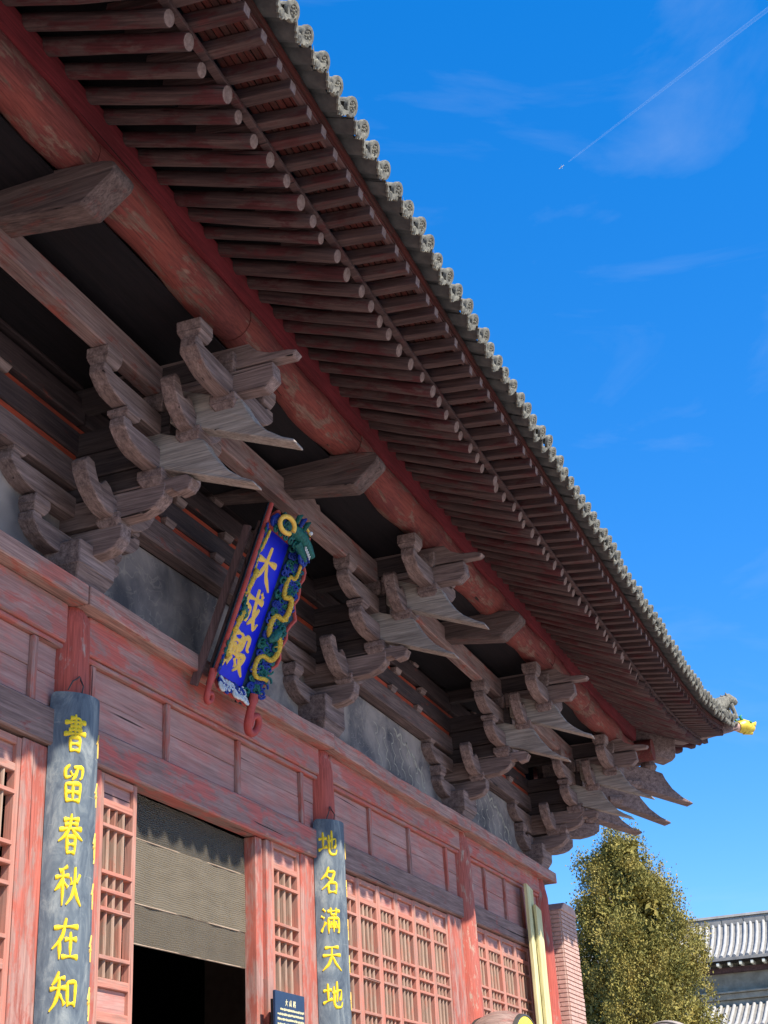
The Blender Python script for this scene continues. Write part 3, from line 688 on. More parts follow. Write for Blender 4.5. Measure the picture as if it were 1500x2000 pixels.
# ---- gable wall with brick pier
wl = part('gable_wall', MB().box(13.42, 14.33, -.31, 12, 1.4, 5.66), M_mortar)
m = MB(); m.prism([(13.38, 5.66), (14.37, 5.66), (14.2, 5.80), (13.62, 5.80)], XZ(-.35), XZ(12)); part('gable_coping', m, M_brick, bevel=.01)
pier = sub('brick_pier', (13.9, -.3, 1.4)); poff = Matrix.Translation((-13.9, .3, -1.4))
bw, bh = .25, .062
bmw = MB().box(-.014, .014, -bw / 2 + .005, bw / 2 - .005, -bh / 2 + .005, bh / 2 - .005).mesh('brick', .003); bmw.materials.append(M_brick)
bmf = MB().box(-bw / 2 + .005, bw / 2 - .005, -.014, .014, -bh / 2 + .005, bh / 2 - .005).mesh('brick', .003); bmf.materials.append(M_brick)
r = 0; z = 5.66 - bh / 2 - .002
while z > 3.5:
    for k in range(2):                                   # west face of the pier
        y = -.31 + bw * (k + .5) if r % 2 == 0 else -.31 + bw * k + (.0625 if k == 0 else .0)
        sy = 1 if (r % 2 == 0 or k) else .5
        o = link('brick', bmw, None, pier); o.matrix_parent_inverse = poff; o.matrix_basis = Matrix.Translation((13.414 + random.uniform(-.004, .004), y, z)) @ Matrix.Diagonal((1, sy, 1, 1))
    for k in range(4):                                   # front face
        x = 13.42 + .2275 * (k + .5) ; x += 0 if r % 2 == 0 else 0
        o = link('brick', bmf, None, pier); o.matrix_parent_inverse = poff; o.matrix_basis = Matrix.Translation((x + (.0 if r % 2 == 0 else 0), -.316 + random.uniform(-.0035, .0035), z)) @ Matrix.Diagonal((.2275 / bw, 1, 1, 1))
    z -= bh + .004; r += 1
# ------------------------------------------------------------------ new planks by the pier
for (x0, x1, y, zt, lab) in ((11.96, 12.28, -.20, 5.84, 'taller of two pale new timber planks upright beside the brick pier'), (12.14, 12.42, -.262, 5.55, 'shorter pale new timber plank in front of the taller one by the brick pier')):
    m = MB(); N = 8
    for k in range(N + 1):
        z = 1.4 + (zt - 1.4) * k / N; j = random.uniform(-.006, .006); cut = .05 if k == N else 0
        m.v += [(x0 + j, y - .025, z), (x1 + j, y - .025, z - cut), (x1 + j, y + .025, z - cut), (x0 + j, y + .025, z)]
    for k in range(N):
        for j in range(4): m.f.append((k * 4 + j, k * 4 + (j + 1) % 4, k * 4 + 4 + (j + 1) % 4, k * 4 + 4 + j))
    m.f += [(3, 2, 1, 0), (N * 4, N * 4 + 1, N * 4 + 2, N * 4 + 3)]
    tag(ob('timber_plank', m, M_plank, bevel=.004), lab, 'plank')

# ------------------------------------------------------------------ brush characters
CH = {
 '書': [[(30, 92), (70, 92), (70, 72)], [(10, 80), (92, 83)], [(30, 70), (72, 71)], [(50, 102), (50, 46)], [(25, 60), (76, 61)], [(8, 49), (93, 52)], [(32, 40), (33, 3)], [(32, 40), (70, 41), (69, 3)], [(34, 23), (68, 23)], [(34, 6), (68, 6)]],
 '留': [[(36, 97), (18, 88), (20, 62), (42, 68)], [(38, 82), (46, 70)], [(50, 92), (88, 93), (84, 66), (74, 62)], [(66, 91), (60, 74), (46, 58)], [(22, 48), (26, 3)], [(22, 48), (80, 50), (76, 3)], [(50, 48), (50, 6)], [(26, 27), (76, 27)], [(26, 6), (76, 6)]],
 '春': [[(22, 87), (80, 90)], [(26, 75), (76, 78)], [(8, 62), (92, 66)], [(51, 103), (45, 70), (28, 46), (6, 32)], [(54, 64), (70, 50), (96, 38)], [(36, 44), (37, 2)], [(36, 44), (67, 45), (66, 2)], [(37, 25), (65, 25)], [(37, 5), (66, 5)]],
 '秋': [[(44, 98), (16, 86)], [(2, 70), (50, 75)], [(28, 91), (28, 2)], [(28, 70), (20, 54), (2, 38)], [(30, 60), (46, 46)], [(56, 72), (61, 54)], [(94, 80), (80, 60)], [(74, 98), (72, 50), (62, 24), (42, 4)], [(73, 50), (82, 24), (100, 4)]],
 '在': [[(6, 76), (94, 81)], [(48, 100), (36, 58), (22, 42), (2, 26)], [(26, 52), (27, 2)], [(44, 49), (90, 51)], [(66, 68), (66, 10)], [(34, 8), (96, 9)]],
 '知': [[(30, 98), (22, 80), (8, 66)], [(20, 81), (52, 83)], [(2, 57), (56, 61)], [(33, 82), (30, 50), (20, 26), (2, 6)], [(34, 46), (52, 22)], [(61, 74), (63, 18)], [(61, 73), (94, 76), (91, 18)], [(63, 24), (91, 25)]],
 '地': [[(4, 63), (42, 67)], [(24, 90), (24, 26)], [(2, 20), (44, 35)], [(46, 55), (92, 69), (89, 34), (78, 37)], [(69, 98), (68, 26)], [(53, 80), (53, 16), (62, 5), (92, 7), (96, 26)]],
 '名': [[(48, 102), (36, 76), (10, 54)], [(42, 84), (80, 85), (60, 50), (12, 16)], [(36, 66), (52, 56)], [(43, 42), (44, 2)], [(43, 42), (87, 43), (84, 2)], [(44, 8), (84, 8)]],
 '滿': [[(12, 92), (24, 82)], [(4, 65), (18, 57)], [(4, 8), (26, 44)], [(34, 83), (98, 87)], [(50, 98), (51, 72)], [(79, 98), (78, 72)], [(50, 72), (79, 72)], [(37, 58), (38, 2)], [(37, 58), (93, 59), (92, 5), (83, 9)], [(64, 72), (64, 8)], [(52, 48), (45, 24)], [(52, 40), (60, 25)], [(77, 48), (70, 24)], [(77, 40), (86, 25)]],
 '天': [[(16, 83), (84, 87)], [(6, 55), (94, 59)], [(50, 85), (47, 52), (32, 24), (4, 2)], [(52, 54), (66, 28), (97, 3)]],
 '大': [[(4, 60), (96, 68)], [(52, 102), (47, 58), (32, 28), (4, 2)], [(50, 60), (64, 30), (98, 2)]],
 '成': [[(10, 72), (92, 77)], [(18, 73), (16, 40), (2, 4)], [(18, 50), (44, 52), (39, 18), (28, 25)], [(56, 102), (64, 42), (86, 4), (97, 24)], [(84, 58), (70, 32), (48, 10)], [(72, 98), (84, 87)]],
 '殿': [[(12, 92), (54, 93), (53, 75)], [(12, 92), (12, 50), (0, 2)], [(14, 75), (53, 75)], [(18, 60), (55, 61)], [(12, 40), (60, 43)], [(28, 69), (28, 40)], [(44, 69), (44, 40)], [(29, 34), (14, 12)], [(44, 34), (58, 17)], [(67, 94), (63, 62), (56, 52)], [(67, 93), (88, 94), (87, 66), (98, 64)], [(60, 45), (92, 48), (74, 20), (52, 3)], [(64, 40), (80, 18), (100, 2)]],
}
def brush(strokes, mapf, wid=9.0, seed=0, hgt=.008):
    """raised brush strokes: mapf(u, v, h) maps the 0-100 square to space"""
    rng = random.Random(seed); m = MB()
    for st in strokes:
        P = []
        for i in range(len(st) - 1):
            (x0, y0), (x1, y1) = st[i], st[i + 1]; n = max(2, int(math.hypot(x1 - x0, y1 - y0) / 7))
            for k in range(n): P.append((x0 + (x1 - x0) * k / n, y0 + (y1 - y0) * k / n))
        P.append(st[-1])
        if len(st) > 2:                                   # soften the corners
            for _ in range(1): P = [P[0]] + [((a[0] + 2 * b[0] + c[0]) / 4, (a[1] + 2 * b[1] + c[1]) / 4) for a, b, c in zip(P, P[1:], P[2:])] + [P[-1]]
        n = len(P); fall = (st[-1][1] < st[0][1] - 25)
        base = len(m.v)
        for i, (x, y) in enumerate(P):
            t = i / (n - 1); a = P[max(0, i - 1)]; b = P[min(n - 1, i + 1)]; dx, dy = b[0] - a[0], b[1] - a[1]; l = math.hypot(dx, dy) or 1; nx, ny = -dy / l, dx / l
            wv = wid * (.5 + .22 * math.cos(t * 6.28) * (0 if fall else 1) + (.14 * math.sin(t * 3.14) - .26 * max(0, t - .6) / .4 if fall else 0)) * rng.uniform(.92, 1.08)
            if i == 0: wv *= .75
            wv = max(wv, wid * .18)
            bow = 1.6 * math.sin(math.pi * t)
            cx, cy = x + nx * bow * .6, y + ny * bow * .6
            for s_, h in ((-1, 0), (-.6, .8), (0, 1), (.6, .8), (1, 0)): m.v.append(tuple(mapf(cx + nx * wv * s_, cy + ny * wv * s_, h * hgt)))
        for i in range(n - 1):
            for k in range(4): o = base + i * 5 + k; m.f.append((o, o + 1, o + 6, o + 5))
        m.f += [tuple(base + k for k in range(5)), tuple(base + (n - 1) * 5 + k for k in range(5))]
    return m
# couplet boards wrapped round the two middle columns
def couplet(X, ztop, text, zs, cw, chh, lab, seed):
    T = empty('couplet_board', (X, 0, 1.75)); tag(T, lab, 'couplet board', 'couplet boards hung on the door columns'); off = Matrix.Translation((-X, 0, -1.75))
    def p(n_, m, mt, **k): o = ob(n_, m, mt, T, **k); o.matrix_parent_inverse = off; return o
    R0, R1 = .245, .278; n = 26; A = R_(76); zbt = 1.75
    m = MB(); zs_ = list(np.linspace(zbt, ztop - .06, 14)) + [ztop - .03, ztop - .012, ztop]
    for zi, z in enumerate(zs_):
        sh = 1.0 if zi < 14 else (.985, .955, .90)[zi - 14]
        for k in range(n + 1):
            a = (k / n * 2 - 1) * A * sh
            for r in (R1 + random.uniform(-.0012, .0012), R0): m.v.append((X - r * math.sin(a), -r * math.cos(a), z))
    W = 2 * (n + 1)
    for i in range(len(zs_) - 1):
        for k in range(n):
            o = i * W + k * 2; m.f += [(o, o + 2, o + W + 2, o + W), (o + 1, o + W + 1, o + W + 3, o + 3)]
        o = i * W; m.f += [(o, o + W, o + W + 1, o + 1), (o + 2 * n, o + 2 * n + 1, o + W + 2 * n + 1, o + W + 2 * n)]
    for i in (0, len(zs_) - 1):
        for k in range(n): o = i * W + k * 2; m.f.append((o, o + 1, o + 3, o + 2))
    p('board', m, M_board, smooth=35)
    PHI = R_(35 if X < 1 else 44)
    for c, zc in zip(text, zs):
        def mp_(u, v, h, zc=zc): a = PHI - (u - 50) / 100 * cw / R1; r = R1 + h; return (X - r * math.sin(a), -r * math.cos(a), zc + (v - 50) / 100 * chh)
        p('character', brush(CH[c], mp_, 10.5, hash(zc) % 99 + seed, .010), M_gold, smooth=50)
    # bits of a second column of gold strokes round the far side of the board
    for q, zc in enumerate(zs):
        st = [[(30, 92), (14, 70), (2, 58)], [(20, 66), (20, 20)], [(4, 48), (40, 54)], [(36, 80), (34, 30), (18, 4)]]
        def mp2(u, v, h, zc=zc): a = R_(-14) - (u) / 100 * cw / R1; r = R1 + h; return (X - r * math.sin(a), -r * math.cos(a), zc - .05 + (v - 50) / 100 * chh * .9)
        p('stroke', brush(st[:2 + (q % 3)], mp2, 8, q + seed, .008), M_gold2, smooth=50)
    for dx in (.02, -.16):
        p('hanging_wire', MB().tube([(X - .13 + dx, -.235, ztop - .02), (X - .12 + dx * .8, -.245, ztop + .06), (X - .06 + dx * .3, -.19, ztop + .13), (X - .05, -.175, ztop + .17)], .006, 5), M_wire)
ZS1 = [4.91, 4.53, 4.15, 3.78, 3.41, 3.05]; ZS2 = [5.02, 4.63, 4.23, 3.87, 3.51]
couplet(0, 5.24, '書留春秋在知', ZS1, .205, .29, 'weathered black couplet board with gold brush characters on column, topped by the character for book', 3)
couplet(4.8, 5.27, '地名滿天地', ZS2, .22, .27, 'weathered black couplet board with gold brush characters on column next to the red window lattices', 11)

# ------------------------------------------------------------------ name plaque
PB = Vector((2.19, -.30, 6.05)); V_ = Vector((0, -.53, 1.38)).normalized(); U_ = Vector((1, 0, 0)); N_ = Vector((0, -1.38, -.53)).normalized()
plq = empty('name_plaque', PB); tag(plq, 'tilted blue name plaque with gold characters and carved dragon frame under the eaves', 'plaque')
poff2 = Matrix.Translation(-PB)
def pq(u, v, n): return PB + U_ * u + V_ * v + N_ * n
def pp(n_, m, mt, parent=plq, **k): o = ob(n_, m, mt, parent, **k); o.matrix_parent_inverse = poff2; return o
HW, HH = .27, 1.46
def pbox(u0, u1, v0, v1, n0, n1): return MB().add([pq(u, v, n) for u in (u0, u1) for v in (v0, v1) for n in (n0, n1)], [(0, 1, 3, 2), (4, 6, 7, 5), (0, 4, 5, 1), (2, 3, 7, 6), (0, 2, 6, 4), (1, 5, 7, 3)])
pp('blue_panel', pbox(-HW, HW, 0, HH, -.03, 0), M_blue)
pp('back_board', pbox(-HW - .02, HW + .02, -.02, HH + .02, -.06, -.031), M_pback)
pp('back_strut', pbox(-HW - .20, -HW - .16, -.20, HH - .1, -.08, -.01), M_pback)
WAS = {1: R_(28), -1: R_(35)}; WW = .30
def wing(sg):
    WA = WAS[sg]
    m = MB(); N = 26
    for k in range(N + 1):
        v = -.14 + (HH + .30) * k / N; e = WW * (.92 + .07 * math.sin(k * 1.9) + .05 * math.sin(k * 1.02)) * (.62 + .45 * math.sin(math.pi * min(1, max(0, (N - k) / N * .95 + .08)) ** 1.2))
        a = pq(sg * HW, v, -.01); b = pq(sg * (HW + e * math.cos(WA)), v, e * math.sin(WA)); th = (U_ * sg * math.sin(WA) - N_ * math.cos(WA)) * .03
        m.v += [tuple(a), tuple(b), tuple(b + th), tuple(a + th)]
    for k in range(N):
        for j in range(4): m.f.append((k * 4 + j, k * 4 + (j + 1) % 4, k * 4 + 4 + (j + 1) % 4, k * 4 + 4 + j))
    m.f += [(0, 1, 2, 3), (N * 4 + 3, N * 4 + 2, N * 4 + 1, N * 4)]
    return m
wr = pp('side_wing', wing(1), M_wing); wl_ = pp('side_wing', wing(-1), M_wing)
for sg in (1, -1):
    N = 26; pts = []; WA = WAS[sg]
    for k in range(N + 1):
        v = -.14 + (HH + .30) * k / N; e = WW * (.92 + .07 * math.sin(k * 1.9) + .05 * math.sin(k * 1.02)) * (.62 + .45 * math.sin(math.pi * min(1, max(0, (N - k) / N * .95 + .08)) ** 1.2))
        pts.append(pq(sg * (HW + e * math.cos(WA)), v, e * math.sin(WA)))
    pp('wing_rim', MB().tube(pts, .022, 6), M_pred, smooth=60)
def onwing(sg, e, v, h, WA=0):
    WA = WAS[sg]; return pq(sg * (HW + e * math.cos(WA)), v, e * math.sin(WA)) + (U_ * -sg * math.sin(WA) + N_ * math.cos(WA)) * h
# top and bottom boards
def crossb(v, dv, n1, mt, wavy):
    m = MB(); N = 16
    for k in range(N + 1):
        u = -HW + 2 * HW * k / N; e = .17 + (.018 * math.sin(k * 1.7) if wavy else 0)
        a = pq(u, v, -.01); b = pq(u, v + dv * e * .8, e * .62); th = V_ * dv * .02 - N_ * .02
        m.v += [tuple(a), tuple(b), tuple(b + th), tuple(a + th)]
    for k in range(N):
        for j in range(4): m.f.append((k * 4 + j, k * 4 + (j + 1) % 4, k * 4 + 4 + (j + 1) % 4, k * 4 + 4 + j))
    m.f += [(0, 1, 2, 3), (N * 4 + 3, N * 4 + 2, N * 4 + 1, N * 4)]; return pp('end_board', m, mt)
crossb(0, -1, .2, M_pred, True); crossb(HH, 1, .2, M_pred, True)
for c, vc in zip('大成殿', (1.12, .70, .27)):
    def mp3(u, v, h, vc=vc): return pq((u - 50) / 100 * .37, vc + (v - 50) / 100 * .39, h)
    pp('character', brush(CH[c], mp3, 12.5, int(vc * 100), .012), M_gold2, smooth=50)
def curl(m, f, e, v, r, turns=1.4, t=.016, s=1, h0=.02):
    pts = []; n = 14
    for k in range(n + 1):
        a = s * turns * 2 * math.pi * k / n; rr = r * (1 - .75 * k / n); pts.append(f(e + rr * math.cos(a), v + rr * math.sin(a), h0 + .012 * k / n))
    m.tube(pts, [t * (.8 + .3 * math.sin(3.14 * k / n)) for k in range(n + 1)], 6)
for sg in (1, -1):
    fw = lambda e, v, h: onwing(sg, e, v, h)
    rng = random.Random(5); mb_, mg_ = MB(), MB()
    for q in range(64):
        v = -.02 + 1.42 * q / 63; e = .05 + .20 * ((q * 37) % 11) / 11; curl(mb_ if q % 2 else mg_, fw, e, v + rng.uniform(-.02, .02), rng.uniform(.03, .055), rng.uniform(.8, 1.6), .0135, rng.choice((-1, 1)))
        curl(mg_ if q % 2 else mb_, fw, .27 - e, v + .03, rng.uniform(.025, .05), rng.uniform(.8, 1.6), .0125, rng.choice((-1, 1)))
    pp('cloud_carving', mb_, M_cblue, smooth=60)['kind'] = 'stuff'; pp('cloud_carving', mg_, M_cgreen, smooth=60)['kind'] = 'stuff'
    dm = MB(); pts = []; rad = []
    for k in range(90):
        t = k / 89; v = 1.34 - 1.24 * t; amp = .02 + .085 * t ** .7; pts.append(fw(.14 + amp * math.sin(t * 19 + .5), v + .045 * math.sin(t * 38 + 1.0), .045 + .02 * math.cos(t * 19))); rad.append((.009 + .019 * math.sin(math.pi * min(1, t * .75 + .08))) * (1 + .10 * (k % 2)))
    dm.tube(pts, rad, 8)
    for q in (36, 60, 78):
        c = pts[q]
        for d in (-1, 1): dm.tube([c, c + (U_ * .03 + V_ * .05 * d), c + (U_ * .05 * d + V_ * .085 * d)], [.014, .012, .004], 5)
    for k in range(4, 86, 2):
        c = pts[k]; dm.tube([c, c + N_ * (rad[k] + .012) + V_ * .006], [rad[k] * .7, .003], 4)
    pp('dragon_body', dm, M_dgold, smooth=60)
    hm = MB(); hm.tube([fw(.17, .62, .05), fw(.12, .55, .08), fw(.08, .50, .07)], [.045, .05, .025], 8)
    for q in range(5): curl(hm, fw, .19 + .02 * (q % 2), .66 - .05 * q, .04, 1.2, .014, 1, .05)
    pp('dragon_mane', hm, M_cgreen, smooth=60)
# dragon head on top, projecting to the right
tf = lambda e, v, h: pq(e, HH + .03 + v, .07 + h)
hd = MB(); hd.tube([tf(-.05, .06, 0), tf(.10, .08, .03), tf(.22, .05, .07), tf(.34, -.01, .10), tf(.44, -.06, .12)], [.06, .075, .07, .055, .035], 10); hd.tube([tf(.18, -.02, .06), tf(.30, -.09, .09), tf(.38, -.13, .10)], [.05, .04, .02], 8)
for q in range(22): curl(hd, tf, -.24 + .026 * q, -.04 + .05 * (q % 4), .04, 1.3, .012, 1 if q % 2 else -1, .05)
pp('dragon_head', hd, M_cgreen, smooth=60)
hb = MB()
for q in range(7): curl(hb, tf, -.28 + .035 * q, .02 + .03 * (q % 2), .055, 1.3, .02, -1, .03)
for q in range(5): curl(hb, tf, .22 + .05 * q, .07 - .05 * q * .6, .045, 1.3, .016, 1, .09)
for q in range(4): curl(hb, tf, .30 + .03 * q, -.12 - .03 * (q % 2), .04, 1.3, .016, 1, .08)
pp('dragon_beard', hb, M_cblue, smooth=60)['kind'] = 'stuff'
hg = MB(); hg.tube([tf(-.16 + .11 * math.cos(a), .03 + .075 * math.sin(a), .11 + .02 * math.cos(a)) for a in np.linspace(-.3, 5.4, 20)], .024, 8); pp('dragon_horn', hg, M_gold2, smooth=60); hg = MB(); hg.tube([tf(.08, .15, .06), tf(.18, .17, .08), tf(.28, .13, .10), tf(.31, .10, .11)], [.012, .018, .014, .006], 6)
pp('dragon_brow', hg, M_gold2, smooth=60)
for q in range(5): pp('dragon_tooth', MB().tube([tf(.22 + .03 * q, -.035 - .012 * q, .15), tf(.23 + .03 * q, -.075 - .012 * q, .155)], [.012, .003], 5), M_cwhite)
for q in range(3): pp('dragon_ear', MB().tube([tf(.0 + .09 * q, .12, .10), tf(-.03 + .09 * q, .17, .13), tf(.02 + .09 * q, .21, .13)], [.022, .028, .008], 6), M_cblue if q % 2 else M_cgreen, smooth=60)
pp('dragon_eye', MB().lathe([(.0005, -.022), (.018, -.012), (.022, 0), (.018, .012), (.0005, .022)], tf(.20, .10, .17), 'z', 8, False), M_cwhite, smooth=60)
# white wave carving on the bottom board
wm = MB(); wb = MB(); bf = lambda e, v, h: pq(e, -.01 - v * .8, .62 * v + .01 + h)
rng = random.Random(9)
for q in range(44): curl(wm if q % 3 else wb, bf, rng.uniform(-HW, HW), rng.uniform(.02, .15), rng.uniform(.025, .05), 1.2, .011, rng.choice((-1, 1)), .015)
pp('wave_carving', wm, M_cwhite, smooth=60)['kind'] = 'stuff'; pp('wave_carving', wb, M_cblue, smooth=60)['kind'] = 'stuff'
# red scroll feet
for u0, q_, tw in ((-.46, .055, .028), (.36, .115, .042)):
    sc_ = []
    P0 = pq(u0, -.12, .10); sg = 1
    for k in range(8): sc_.append(P0 + V_ * (.10 - .035 * k) + N_ * (.004 * k))
    base = sc_[-1]; 
    for k in range(1, 22):
        a = math.pi + k / 21 * 1.55 * 2 * math.pi * .72; rr = q_ * (1 - .55 * k / 21); c_ = base + U_ * q_ * sg; sc_.append(c_ + U_ * rr * math.cos(a) * sg + V_ * rr * math.sin(a))
    pp('scroll_foot', MB().tube(sc_, [tw] * 8 + [tw * (1 - .35 * k / 21) for k in range(1, 22)], 8), M_pred, smooth=60)

# ------------------------------------------------------------------ mesh door curtain
def curtainmat(name, c, dens, thr):
    m = bpy.data.materials.new(name); m.use_nodes = True; t = m.node_tree; t.nodes.clear()
    d = nd(t, 'ShaderNodeBsdfDiffuse'); d.inputs[0].default_value = (*c, 1); tl = nd(t, 'ShaderNodeBsdfTranslucent'); tl.inputs[0].default_value = (*c, 1)
    a = nd(t, 'ShaderNodeMixShader'); a.inputs[0].default_value = .25; t.links.new(d.outputs[0], a.inputs[1]); t.links.new(tl.outputs[0], a.inputs[2])
    tr = nd(t, 'ShaderNodeBsdfTransparent'); mx_ = nd(t, 'ShaderNodeMixShader'); o_ = nd(t, 'ShaderNodeOutputMaterial')
    tcn = nd(t, 'ShaderNodeTexCoord'); mp_ = nd(t, 'ShaderNodeMapping'); mp_.inputs['Scale'].default_value = (1.2, 1.2, 5); t.links.new(tcn.outputs['Object'], mp_.inputs[0])
    n = noise(t, mp_.outputs[0], 1.3, 5, .6, 1.5)
    wv = nd(t, 'ShaderNodeTexWave', wave_type='BANDS', bands_direction='Z'); wv.inputs['Scale'].default_value = 17; wv.inputs['Distortion'].default_value = 5; wv.inputs['Detail'].default_value = 2; wv.inputs['Detail Scale'].default_value = .35; t.links.new(tcn.outputs['Object'], wv.inputs['Vector'])
    f = mix(t, .45, n, wv.outputs['Fac']); r = ramp(t, f, [(.25, (thr[0],) * 3), (.7, (thr[1],) * 3)])
    t.links.new(r, mx_.inputs[0]); t.links.new(tr.outputs[0], mx_.inputs[1]); t.links.new(a.outputs[0], mx_.inputs[2]); t.links.new(mx_.outputs[0], o_.inputs[0]); return m
cu = empty('door_curtain', (2.15, .10, 4.8)); tag(cu, 'khaki mesh door curtain hanging across the upper half of the dark doorway', 'curtain'); coff = Matrix.Translation((-2.15, -.1, -4.8))
mA = curtainmat('mesh_thin', (.20, .175, .14), 1, (.24, .46)); mB = curtainmat('mesh_dense', (.25, .21, .155), 1, (.40, .90)); mC = curtainmat('mesh_mid', (.22, .185, .14), 1, (.36, .62))
for nm, z0, z1, y, mt in (('upper_mesh', 4.452, 4.83, .10, mA), ('middle_mesh', 3.92, 4.45, .096, mB), ('lower_mesh', 3.60, 3.918, .10, mC)):
    m = MB(); nx = 40
    for k in range(nx + 1):
        x = 1.065 + 2.19 * k / nx; w_ = .012 * math.sin(x * 5) + .006 * math.sin(x * 17)
        m.v += [(x, y + w_, z0 + .04 * (k / nx)), (x, y + w_ * .6, z1 + .04 * (k / nx) if z1 < 4.8 else z1), ]
    m.f = [(2 * k, 2 * k + 2, 2 * k + 3, 2 * k + 1) for k in range(nx)]
    o = ob(nm, m, mt, cu); o.matrix_parent_inverse = coff
    sm = o.modifiers.new('thick', 'SOLIDIFY'); sm.thickness = .003
for z in (3.60, 3.92, 4.45):
    m = MB().tube([(1.065 + 2.19 * k / 20, .097, z + .04 * k / 20) for k in range(21)], .006, 5); o = ob('hem', m, M_back, cu); o.matrix_parent_inverse = coff

# ------------------------------------------------------------------ information sign
sg_ = empty('information_sign', (3.57, -.2, 1.4)); tag(sg_, 'dark blue information sign with rows of tiny gold text beside the doorway', 'sign'); soff = Matrix.Translation((-3.57, .2, -1.4))
def sp_(n_, m, mt, **k): o = ob(n_, m, mt, sg_, **k); o.matrix_parent_inverse = soff; return o
sp_('sign_panel', MB().box(3.24, 3.87, -.22, -.19, 2.35, 3.42), M_sign, bevel=.006)
for x in (3.30, 3.81): sp_('post', MB().box(x - .02, x + .02, -.188, -.15, 1.4, 3.35), M_wire)
for c, u in zip('大成殿', (3.47, 3.555, 3.64)):
    sp_('character', brush(CH[c], lambda a, b, h, u=u: (u + (a - 50) / 100 * .055, -.2205 - h, 3.325 + (b - 50) / 100 * .06), 11, 3, .002), M_signtext)
rng = random.Random(4)
for r_ in range(15):
    if r_ in (5,): continue
    z = 3.262 - r_ * .043; x = 3.275 + (.06 if r_ in (0, 6) else 0); m = MB(); xe = 3.835 if r_ not in (4, 6, 14) else (3.38 if r_ == 4 else 3.70)
    if r_ == 6: x = 3.46
    while x < xe:
        wd = rng.uniform(.010, .018)
        m.box(x, x + wd, -.2222, -.2202, z - rng.uniform(.006, .012), z + rng.uniform(.006, .012)); x += wd + rng.uniform(.004, .009)
    sp_('text_line', m, M_signtext)

# ------------------------------------------------------------------ drums on the terrace
M_drumbody = wood('drum_wood', (.24, .14, .11), (.42, .29, .24), 'y', (.36, .15, .12), .4); M_drumhead = plain('drum_head', (.78, .58, .05), (.86, .68, .10), 4, .6, .05); M_drum2 = plain('grey_drum', (.30, .25, .22), (.42, .36, .32), 8, .8, .2)
def drum(c, R, axis, ln, body, head, lab):
    T = empty('standing_drum', (c[0], c[1], 1.4)); tag(T, lab, 'drum'); off = Matrix.Translation((-c[0], -c[1], -1.4))
    def p(n_, m, mt, **k): o = ob(n_, m, mt, T, **k); o.matrix_parent_inverse = off; return o
    prof = [(R * (.90 + .10 * math.sin(math.pi * k / 10)), -ln / 2 + ln * k / 10) for k in range(11)]
    p('drum_body', MB().lathe(prof, c, axis, 40), body, smooth=40)
    for s_ in (-1, 1):
        p('drum_head', MB().lathe([(.001, s_ * (ln / 2 + .012)), (R * .86, s_ * (ln / 2 + .010)), (R * .885, s_ * (ln / 2 + .004)), (R * .89, s_ * (ln / 2 - .02))], c, axis, 40), head, smooth=40)
        p('drum_rim', MB().lathe([(R * .885, s_ * (ln / 2 - .02)), (R * .89, s_ * (ln / 2 + .012)), (R * .915, s_ * (ln / 2 + .008)), (R * .93, s_ * (ln / 2 - .03))], c, axis, 40, False), M_wire, smooth=40)
    for dx in (-.35, .35):
        for dy in (-.25, .25): p('stand_leg', MB().box(c[0] + dx - .04, c[0] + dx + .04, c[1] + dy - .04, c[1] + dy + .04, 1.4, c[2] - R * .62), body, bevel=.006)
    for dy in (-.25, .25): p('stand_rail', MB().box(c[0] - .31, c[0] + .31, c[1] + dy - .03, c[1] + dy + .03, c[2] - R * 1.08, c[2] - R * .98), body)
drum((5.12, -1.77, 2.64), .62, 'y', .46, M_drumbody, M_drumhead, 'big wooden drum with yellow skin in front of the lattice windows')
drum((12.15, -2.0, 3.24), .50, 'x', .6, M_drum2, M_drum2, 'grey round drum below the cypress tree')

# ------------------------------------------------------------------ cypress tree
tree = empty('cypress_tree', (28.6, 1.80, 0)); tag(tree, 'dense conical olive-green cypress tree beyond the end of the hall', 'tree')
toff = Matrix.Translation((-28.6, -1.80, 0))
m = MB(); m.tube([(28.6, 1.80, 0), (28.62, 1.5, 2), (28.55, 1.6, 5), (28.6, 1.80, 8.2)], [.34, .28, .2, .06], 12)
rng = random.Random(2)
for q in range(26):
    a = rng.uniform(0, 6.28); z = 1.8 + 6.6 * q / 26; l = 1.7 * (1 - (z / 11)) + .4; m.tube([(28.6, 1.80, z), (28.6 + l * .5 * math.cos(a), 1.80 + l * .5 * math.sin(a), z + .4), (28.6 + l * math.cos(a), 1.80 + l * math.sin(a), z + 1.0)], [.07, .045, .015], 6)
o = ob('trunk', m, M_arm['z'], tree, smooth=50); o.matrix_parent_inverse = toff
NR = np.random.default_rng(3)
def crown_r(z): return np.interp(z, [1.2, 2.2, 3.8, 5.6, 7.0, 8.3, 9.4, 10.05, 10.5], [.9, 1.8, 2.1, 2.0, 1.66, 1.25, .78, .42, .08])
nc = 2700; zc = NR.uniform(1.3, 10.35, nc * 3); zc = zc[NR.uniform(0, 2.1, zc.size) < crown_r(zc) + .15][:nc]
ac = NR.uniform(0, 2 * np.pi, zc.size); lob = 1 + .13 * np.sin(ac * 3 + zc * 1.3) + .11 * np.sin(ac * 6 - zc * 2.6) * np.sin(zc * 3.1)
rc = crown_r(zc) * lob * np.sqrt(NR.uniform(.35, 1.0, zc.size)); cs = np.stack([rc * np.cos(ac), rc * np.sin(ac), zc], 1)
zl = NR.uniform(1.6, 10.1, 1400); zl = zl[NR.uniform(0, 2.1, 1400) < crown_r(zl) + .1][:330]; al = NR.uniform(0, 6.283, zl.size); rl = crown_r(zl) * NR.uniform(.70, 1.02, zl.size)
